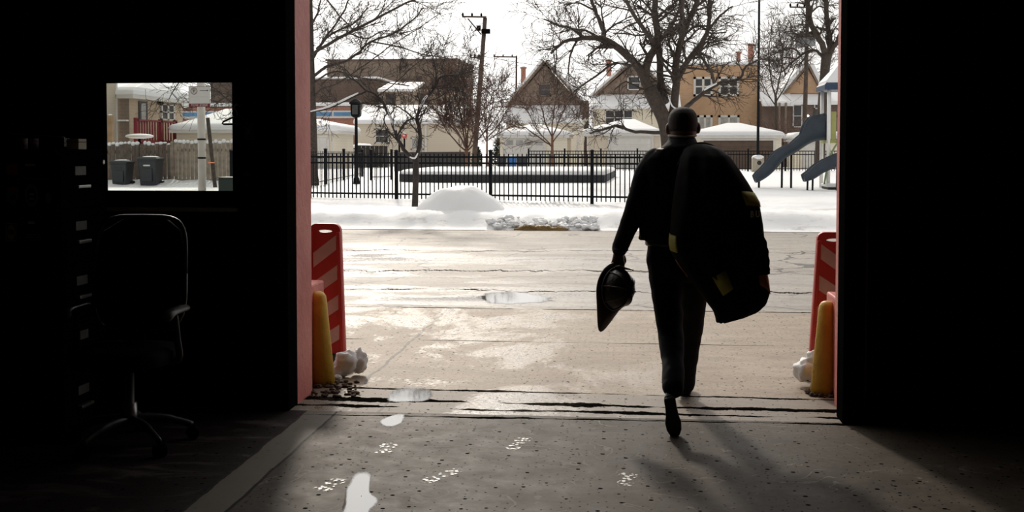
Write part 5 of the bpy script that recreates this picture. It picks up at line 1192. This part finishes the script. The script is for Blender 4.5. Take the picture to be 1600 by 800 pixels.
# head: skull, face, jaw, nose, ears, neck
hc = P(1067, 192, HY); hs = HY / 1800
def hsec(py, hw, df, db, dx=0):
    c = P(1067 + dx, py, HY); out = []
    for q in range(24):
        a = 6.2832 * q / 24; u, v = math.cos(a), math.sin(a); out.append(c + Vector((u * hw * hs, (v * df if v > 0 else v * db), 0)))
    return out
b.rings([hsec(232, 9, .045, .03, 0), hsec(227, 13, .10, .045, 0), hsec(220, 17, .105, .07, 0), hsec(212, 19.5, .105, .085), hsec(203, 21.2, .100, .098), hsec(194, 22, .098, .104), hsec(185, 21.6, .096, .104), hsec(178, 19.6, .088, .097), hsec(172.5, 15.5, .070, .078), hsec(169.2, 9.5, .042, .048), hsec(168, 3, .012, .015)])
nz = P(1067, 203, HY); b.add([nz + Vector(v) for v in ((-.017, .085, -.022), (.017, .085, -.022), (0, .128, -.018), (0, .092, .035), (-.012, .085, .03), (.012, .085, .03))], [(0, 2, 1), (0, 4, 3, 2), (1, 2, 3, 5), (0, 1, 5, 4), (3, 4, 5)])
b.ball(P(1067, 214, HY) + Vector((0, .098, 0)), (.026, .012, .008), 10, 6); b.ball(P(1067, 217, HY) + Vector((0, .098, 0)), (.022, .012, .007), 10, 6)
for sx in (-1, 1): b.ball(P(1067 + sx * 8.5, 196, HY) + Vector((0, .088, 0)), (.014, .012, .009), 10, 6); b.ball(P(1067 + sx * 8.5, 190, HY) + Vector((0, .092, .002)), (.020, .010, .006), 10, 6)
b.ball(P(1067, 225, HY) + Vector((0, .085, 0)), (.025, .02, .016), 10, 6)
for px, py, tilt in ((1043.6, 202, -1), (1090.8, 200, 1)):
    c = P(px, py, HY); b.ball(c, (.016, .020, .034), 12, 10); b.ball(c + Vector((tilt * .006, .004, .012)), (.007, .016, .018), 10, 8)
limb(b, [(1067, 205, HY - .01, 15.5), (1066, 222, HY - .03, 15.5), (1063, 242, YM, 18)])
b.rings([sec(1061, 250, 42, .085, YM), sec(1058, 275, 46, .10, YM), sec(1056, 320, 40, .095, YM), sec(1056, 370, 40, .10, YM), sec(1058, 405, 43, .10, YM), sec(1058, 425, 40, .09, YM)])
for L_ in (RL, LL): limb(b, [(a, c, y, r * .8) for a, c, y, r in L_])
limb(b, [(a, c, y, r * .78) for a, c, y, r in ARM]); limb(b, [(a, c, y, r * .78) for a, c, y, r in ARMR])
# left hand: palm and four curled fingers round the helmet brim, thumb on the inner side
w0 = P(966, 393, YM + .03); pk = P(965.5, 411, YM + .02)
b.rings([[w0 + Vector((.026 * math.cos(a), .022 * math.sin(a), 0)) for a in [6.2832 * q / 12 for q in range(12)]], [w0.lerp(pk, .55) + Vector((.034 * math.cos(a), .018 * math.sin(a), 0)) for a in [6.2832 * q / 12 for q in range(12)]], [pk + Vector((.040 * math.cos(a), .014 * math.sin(a), 0)) for a in [6.2832 * q / 12 for q in range(12)]]])
for k, (dx, L_) in enumerate(((-.033, .062), (-.011, .074), (.011, .070), (.032, .056))):
    f0 = pk + Vector((dx, 0, .004)); finger(b, [f0, f0 + Vector((0, -.016, -L_ * .42)), f0 + Vector((.001, -.004, -L_ * .75)), f0 + Vector((.002, .020, -L_ * .80))], .0095)
t0 = w0.lerp(pk, .35) + Vector((.030, .010, 0)); finger(b, [t0, t0 + Vector((.008, .008, -.020)), t0 + Vector((.007, .012, -.042)), t0 + Vector((-.002, .014, -.058))], .0105)
# right hand: closed over the coat collar in front of the shoulder
w1 = P(1098, 268, YM + .30); p1 = w1 + Vector((-.012, -.02, .075))
b.tube([w1, w1.lerp(p1, .5), p1], [.026, .034, .036], 12, flat=.6)
for k in range(4):
    f0 = p1 + Vector((-.032 + .021 * k, 0, -.002)); finger(b, [f0, f0 + Vector((0, -.024, .030)), f0 + Vector((0, -.052, .020)), f0 + Vector((0, -.058, -.004))], .0092)
finger(b, [w1 + Vector((-.03, 0, .03)), w1 + Vector((-.055, -.012, .055)), w1 + Vector((-.045, -.036, .075))], .0105)
b.build('body', SKIN, man, smooth=True, remesh=.006, smooths=3)
# cropped hair: a close cap over the skull
hm = MB(); hm.rings([[p + (p - hc).normalized() * .0035 for p in r] for r in (hsec(205, 20.7, -.01, .098), hsec(200, 21.4, .02, .101), hsec(194, 22, .045, .104), hsec(185, 21.6, .078, .104), hsec(178, 19.6, .083, .097), hsec(172.5, 15.5, .070, .078), hsec(169.2, 9.5, .042, .048), hsec(168, 3, .012, .015))])
hm.build('hair', HAIR, man, smooth=True)
# jacket-shirt
s_ = MB()
s_.rings([sec(1066, 214.5, 20, .075, HY - .02), sec(1066, 222, 23, .080, YM + .02), sec(1064, 229, 31, .092, YM), sec(1062, 237, 44, .10, YM), sec(1060, 248, 54, .118, YM), sec(1058, 268, 56, .128, YM), sec(1056, 295, 53, .13, YM - .005), sec(1055, 325, 51.5, .125, YM), sec(1054, 355, 53, .125, YM), sec(1053, 370, 53.5, .128, YM), sec(1053, 376, 52, .125, YM)])
limb(s_, [(1024, 250, YM, 20), (1010, 276, YM - .01, 19.5), (992, 325, YM - .03, 16), (979, 362, YM, 14), (968, 389, YM + .03, 12.5)])
limb(s_, [(1098, 252, YM, 20), (1112, 285, YM + .06, 18), (1120, 318, YM + .12, 16), (1108, 290, YM + .24, 14), (1099, 272, YM + .29, 12)])
for k, (cx, py, r) in enumerate(((970, 391, 13.2), (990, 330, 16.6), (985, 346, 15.8), (1001, 372, 4.5), (1014, 377, 4))): s_.ball(P(cx, py, YM), (r * pxm, r * pxm * .9, 3.2 * pxm), 12, 6)
o = s_.build('duty_jacket', SHIRT, man, smooth=True, remesh=.008, smooths=3)
for v in o.data.vertices:
    n_ = noise.noise(v.co * 9) * .006 + noise.noise(v.co * 22) * .0025; v.co += v.normal * n_
c_ = P(1066, 213, HY - .02); MB().tube([c_ + Vector((20.6 * hs * math.cos(a), .078 * math.sin(a), .004 * math.cos(2 * a))) for a in [6.2832 * q / 32 for q in range(33)]], .007, 6, cap=False).build('undershirt_collar', COTT, man, smooth=True)
e0, e1 = P(1030, 238, YM - .07), P(1040, 234, YM - .03); MB().bar(e0 + Vector((0, 0, .012)), e1 + Vector((0, 0, .012)), .05, .012).build('shoulder_tab', PATCH, man, bevel=.004, label='pale tab on the left shoulder')  # epaulette tab; its highlight is put into the pale colour
# trousers
t_ = MB(); t_.rings([sec(1058, 360, 45, .105, YM), sec(1058, 385, 46.5, .118, YM), sec(1058, 410, 47.5, .122, YM), sec(1058, 428, 44, .11, YM), sec(1058, 440, 30, .07, YM)])
limb(t_, [(1037, 415, YM, 26), (1042, 465, YM - .05, 23.5), (1048, 520, YM - .13, 20), (1051, 565, 6.24, 17.5), (1052, 606, 6.075, 17.5)], 18)
limb(t_, [(1080, 415, YM + .02, 27), (1080, 465, YM + .15, 24), (1077, 520, YM + .32, 20), (1072, 565, 6.95, 18), (1069, 600, 7.03, 17)], 18)
o = t_.build('trousers', TROU, man, smooth=True, remesh=.008, smooths=3)
for v in o.data.vertices: v.co += v.normal * (noise.noise(Vector((v.co.x * 8, v.co.y * 8, v.co.z * 14))) * .006 + noise.noise(v.co * 24) * .002)
bl = MB().tube([P(1057, 379, YM) + Vector((46.8 * pxm * math.cos(a), .121 * math.sin(a), 0)) for a in [6.2832 * q / 28 for q in range(29)]], .018, 8, flat=.4); bl.build('belt', SHOE, man, smooth=True)
# shoes, local: heel at origin, toe along +y, ball joint at .18
def shoe(heel, toe, roll, name):
    d = (toe - heel); L = d.length; f = d.normalized(); sx = Vector((1, 0, 0)); sx = (sx - f * sx.dot(f)).normalized(); up = sx.cross(f); mt = Matrix((( sx.x, f.x, up.x, heel.x), (sx.y, f.y, up.y, heel.y), (sx.z, f.z, up.z, heel.z), (0, 0, 0, 1))); k = L / .29
    m = MB(); u = MB()
    def ring(y, w, h, z0, n=16): return [Vector((w * math.cos(a), y, z0 + (h if math.sin(a) > 0 else .004) * math.sin(a))) for a in [6.2832 * q / n for q in range(n)]]
    m.rings([ring(-.004, .020, .05, .022), ring(.004, .033, .075, .022), ring(.03, .037, .085, .022), ring(.08, .036, .080, .022), ring(.13, .040, .065, .022), ring(.19, .047, .05, .022), ring(.24, .043, .042, .022), ring(.275, .030, .032, .022), ring(.29, .012, .018, .022)])
    o_ = [(.0, .022), (.02, .036), (.08, .035), (.13, .038), (.19, .050), (.24, .046), (.28, .030), (.294, .010)]
    ot = [Vector((w, y, 0)) for y, w in o_] + [Vector((-w, y, 0)) for y, w in reversed(o_)]; u.prism(ot, (0, 0, .026)); u.box((-.034, -.002, -.012), (.034, .085, .0))
    mt = mt @ Matrix.Scale(k, 4); m.xf(mt); u.xf(mt); s = m.build(name, SHOE, man, smooth=True, sub=1); u.build('sole', SOLE, s, bevel=.004)
toe = G(1055, 681); toe.z = -.006; heel = P(1046, 622, 5.985); shoe(heel, toe, 0, 'shoe')
h2 = G(1069, 618); h2.z = .012; shoe(Vector((h2.x, 7.02, .02)), Vector((h2.x + .035, 7.30, .05)), 0, 'shoe')

# ------------------------------------------------------------------ the bunker coat slung over the shoulder
COAT = M('black_turnout_cloth', (.011, .0105, .0105), .9, .25, 18, spec=.15); LIME = M('lime_reflective_trim', (.50, .48, .07), .6, .2, 20); ORT = M('orange_trim', (.62, .22, .04), .6, .2, 20); LET = M('pale_lettering', (.9, .88, .66), .6, .1, 20); LIN = M('coat_lining', (.30, .13, .09), .8, .2, 20)
CT = [(225, 1086, 1102, 6.46, .030), (227.5, 1076, 1114, 6.45, .06), (233, 1069, 1126, 6.43, .095), (245, 1064, 1140, 6.40, .12), (262, 1060, 1152, 6.37, .125), (285, 1056, 1167, 6.35, .13), (315, 1052, 1184, 6.34, .14), (350, 1049, 1190, 6.33, .145), (380, 1047, 1193, 6.33, .145), (395, 1050, 1195, 6.33, .145), (403, 1054, 1200, 6.33, .145), (412, 1059, 1200.5, 6.33, .14), (424, 1068, 1196, 6.33, .14), (440, 1080, 1199, 6.33, .135), (458, 1095, 1201, 6.33, .13), (474, 1106, 1196, 6.33, .12), (486, 1115, 1184, 6.33, .11), (496, 1118, 1160, 6.33, .09), (503, 1119, 1136, 6.33, .05)]
def coat_pt(py, a, off=0.0):
    xl, xr, y, hd = interp(CT, py); u, v = math.cos(a), math.sin(a); sq_ = 2.3; k = (abs(u) ** sq_ + abs(v) ** sq_) ** (-1 / sq_); c = P((xl + xr) / 2, py, y); hw = (xr - xl) / 2 * y / 1800
    edge = abs(v) ** 1.5                                     # folds are deep on the broad faces, shallow at the silhouette
    f = (.016 * math.sin(a * 9 + py * .012 + 1.5 * noise.noise(Vector((py * .015, a, 0)))) + .014 * noise.noise(Vector((math.cos(a) * 2, math.sin(a) * 2, py * .03)))) * edge * min(1, (py - 222) / 40)
    return c + Vector((u * k * (hw + off), v * k * (hd + f + off), 0))
coat = thing('turnout_coat', 'long black firefighter coat with lime trim slung over the right shoulder of the person', 'coat', (P(1125, 400, 6.33).x, 6.33, P(1125, 503, 6.33).z))
NA = 64; rows = [225 + (503 - 225) * i / 70 for i in range(71)]
MB().rings([[coat_pt(py, 6.2832 * q / NA) for q in range(NA)] for py in rows]).build('coat_body', COAT, coat, smooth=True)
def band(name, py0, py1, a0, a1, mat, skew=0, off=.004, n=14):
    m = MB(); rg = []
    for i in range(n + 1):
        a = a0 + (a1 - a0) * i / n; s = skew * (i / n - .5); pts = [coat_pt(py0 + (py1 - py0) * t + s, a, o) for t, o in [(0, off * .0), (0, off), (.33, off), (.66, off), (1, off), (1, off * .0)]]; rg.append(pts)
    m.rings(rg, cap=True); return m.build(name, mat, coat, smooth=True)
D = math.radians
band('reflective_band', 299, 321, D(-6), D(-52), LIME, -4); band('reflective_band', 366, 392, D(180), D(214), LIME, 3)
band('reflective_band', 424, 452, D(-90), D(-112), LIME, 12); band('orange_band', 418, 450, D(-12), D(-46), ORT, -16)
band('lining_edge', 372, 405, D(-28), D(-31), LIN, 0, .005); band('lining_edge', 405, 432, D(196), D(201), LIN, 0, .005)
# lettering follows the cloth near the right edge
for chx, a_ in (('B', D(-47)), ('U', D(-36))):
    p = coat_pt(333, a_, .012); p2 = coat_pt(333, a_ + .08, .012); t3 = (p2 - p); t3.z = 0; t3.normalize(); nn = Vector((t3.y, -t3.x, 0)); vs, fs = text(chx, .050, .0015)
    mt = Matrix(((t3.x, -nn.x, 0, p.x), (t3.y, -nn.y, 0, p.y), (0, 0, 1, p.z), (0, 0, 0, 1))); m = MB(); m.add([Vector((v.x, v.y, v.z)) for v in vs], fs); m.xf(mt); m.build('letter', LET, coat)
# loose sleeve that bulges at the lower right, and the turned collar
sl2 = MB(); ln = smoothline([P(1178, 368, 6.27), P(1184, 385, 6.25), P(1187, 405, 6.245), P(1188, 425, 6.26)], 5); sl2.tube(ln, [.052 + .004 * math.sin(i * 1.9) for i in range(len(ln))], 16, flat=.8); sl2.build('sleeve', COAT, coat, smooth=True, sub=1)
MB().tube([P(1188, 420, 6.26), P(1188.5, 428, 6.262)], .050, 14).build('cuff', COAT, coat, smooth=True)
MB().tube(smoothline([P(1062, 262, 6.36), P(1072, 240, 6.40), P(1088, 228, 6.46), P(1106, 228, 6.48), P(1124, 238, 6.46)], 4), .020, 10, flat=.7).build('collar', COAT, coat, smooth=True)

# ------------------------------------------------------------------ the helmet hanging from the left hand
HLB = M('black_leather_helmet', (.020, .016, .014), .35, .3, 9, bump=.2); HLT = M('worn_brown_leather', (.060, .036, .026), .45, .35, 12, bump=.3); HLR = M('helmet_lining', (.05, .03, .025), .8, .2, 12)
YH = 6.46; hcn = P(964, 455, YH); sH = YH / 1800
hel = thing('helmet', 'dark leather firefighter helmet hanging by its brim from the left hand of the person', 'helmet', (hcn.x, YH, P(946, 517, YH).z))
# local frame: +z crown, +y brow (front), -y long rear brim; crown points right and a little to the camera, rear brim hangs down
zc = Vector((.62, -.74, .06)).normalized(); yc_ = Vector((.24, .10, .95)); yc_ = (yc_ - zc * yc_.dot(zc)).normalized(); xc_ = yc_.cross(zc)
HM = Matrix(((xc_.x, yc_.x, zc.x, hcn.x), (xc_.y, yc_.y, zc.y, hcn.y), (xc_.z, yc_.z, zc.z, hcn.z), (0, 0, 0, 1))) @ Matrix.Translation((0, .012, -.03))
n = 40; dome = MB(); rg = []
for i in range(11):
    t = i / 10 * math.pi / 2; rr, zz = math.cos(t) ** .8, math.sin(t)
    rg.append([Vector(((.092 * rr + .0) * math.cos(a), (.116 * rr) * math.sin(a), .135 * zz + .006 * abs(math.cos(a * 4)) * math.sin(2 * t))) for a in [6.2832 * q / n for q in range(n)]])
dome.rings(rg); dome.xf(HM); dome.build('crown', HLB, hel, smooth=True)
br = MB(); rings = [[], [], [], []]
for q in range(n):
    a = 6.2832 * q / n; u, v = math.cos(a), math.sin(a); rear = max(0, -v) ** 3; fr = max(0, v)
    ext = .024 + .110 * rear + .012 * fr; drop = -.012 - .045 * rear; p0 = Vector((.090 * u, .114 * v, 0)); p1 = Vector(((.090 + .024) * u * (1 - .25 * rear), (.114 + ext) * v, drop))
    rings[0].append(p0 + Vector((0, 0, .006))); rings[1].append(p1 + Vector((0, 0, .004))); rings[2].append(p1 + Vector((0, 0, -.003))); rings[3].append(p0 + Vector((0, 0, -.004)))
br.rings(rings, cap=False); br.rings([rings[3], rings[0]], cap=False); br.xf(HM); br.build('brim', HLT, hel, smooth=True)
rb = MB()
for a in [math.pi / 4 * k for k in range(8)]:
    rb.tube([Vector((.094 * math.cos(t) ** .8 * math.cos(a), .118 * math.cos(t) ** .8 * math.sin(a), .137 * math.sin(t) + .004)) for t in [i / 9 * math.pi / 2 * .97 for i in range(10)]], .0045, 6)
rb.xf(HM); rb.build('crown_ridges', HLT, hel, smooth=True)
bd = MB().tube([Vector((.096 * math.cos(a), .120 * math.sin(a), .018)) for a in [6.2832 * q / n for q in range(n + 1)]], .006, 6, cap=False); bd.xf(HM); bd.build('band', HLT, hel, smooth=True)
fs_ = MB(); fs_.prism([(-.035, .118, .02), (.035, .118, .02), (.042, .124, .07), (.025, .112, .115), (0, .108, .128), (-.025, .112, .115), (-.042, .124, .07)], (0, .006, 0)); fs_.xf(HM); fs_.build('front_shield', HLT, hel, bevel=.002)
li = MB(); li.rings([[Vector((.080 * k * math.cos(a), .104 * k * math.sin(a), z)) for a in [6.2832 * q / 24 for q in range(24)]] for k, z in ((1, -.004), (.98, -.010), (.6, .03), (.1, .04))]); li.xf(HM); li.build('liner', HLR, hel, smooth=True)
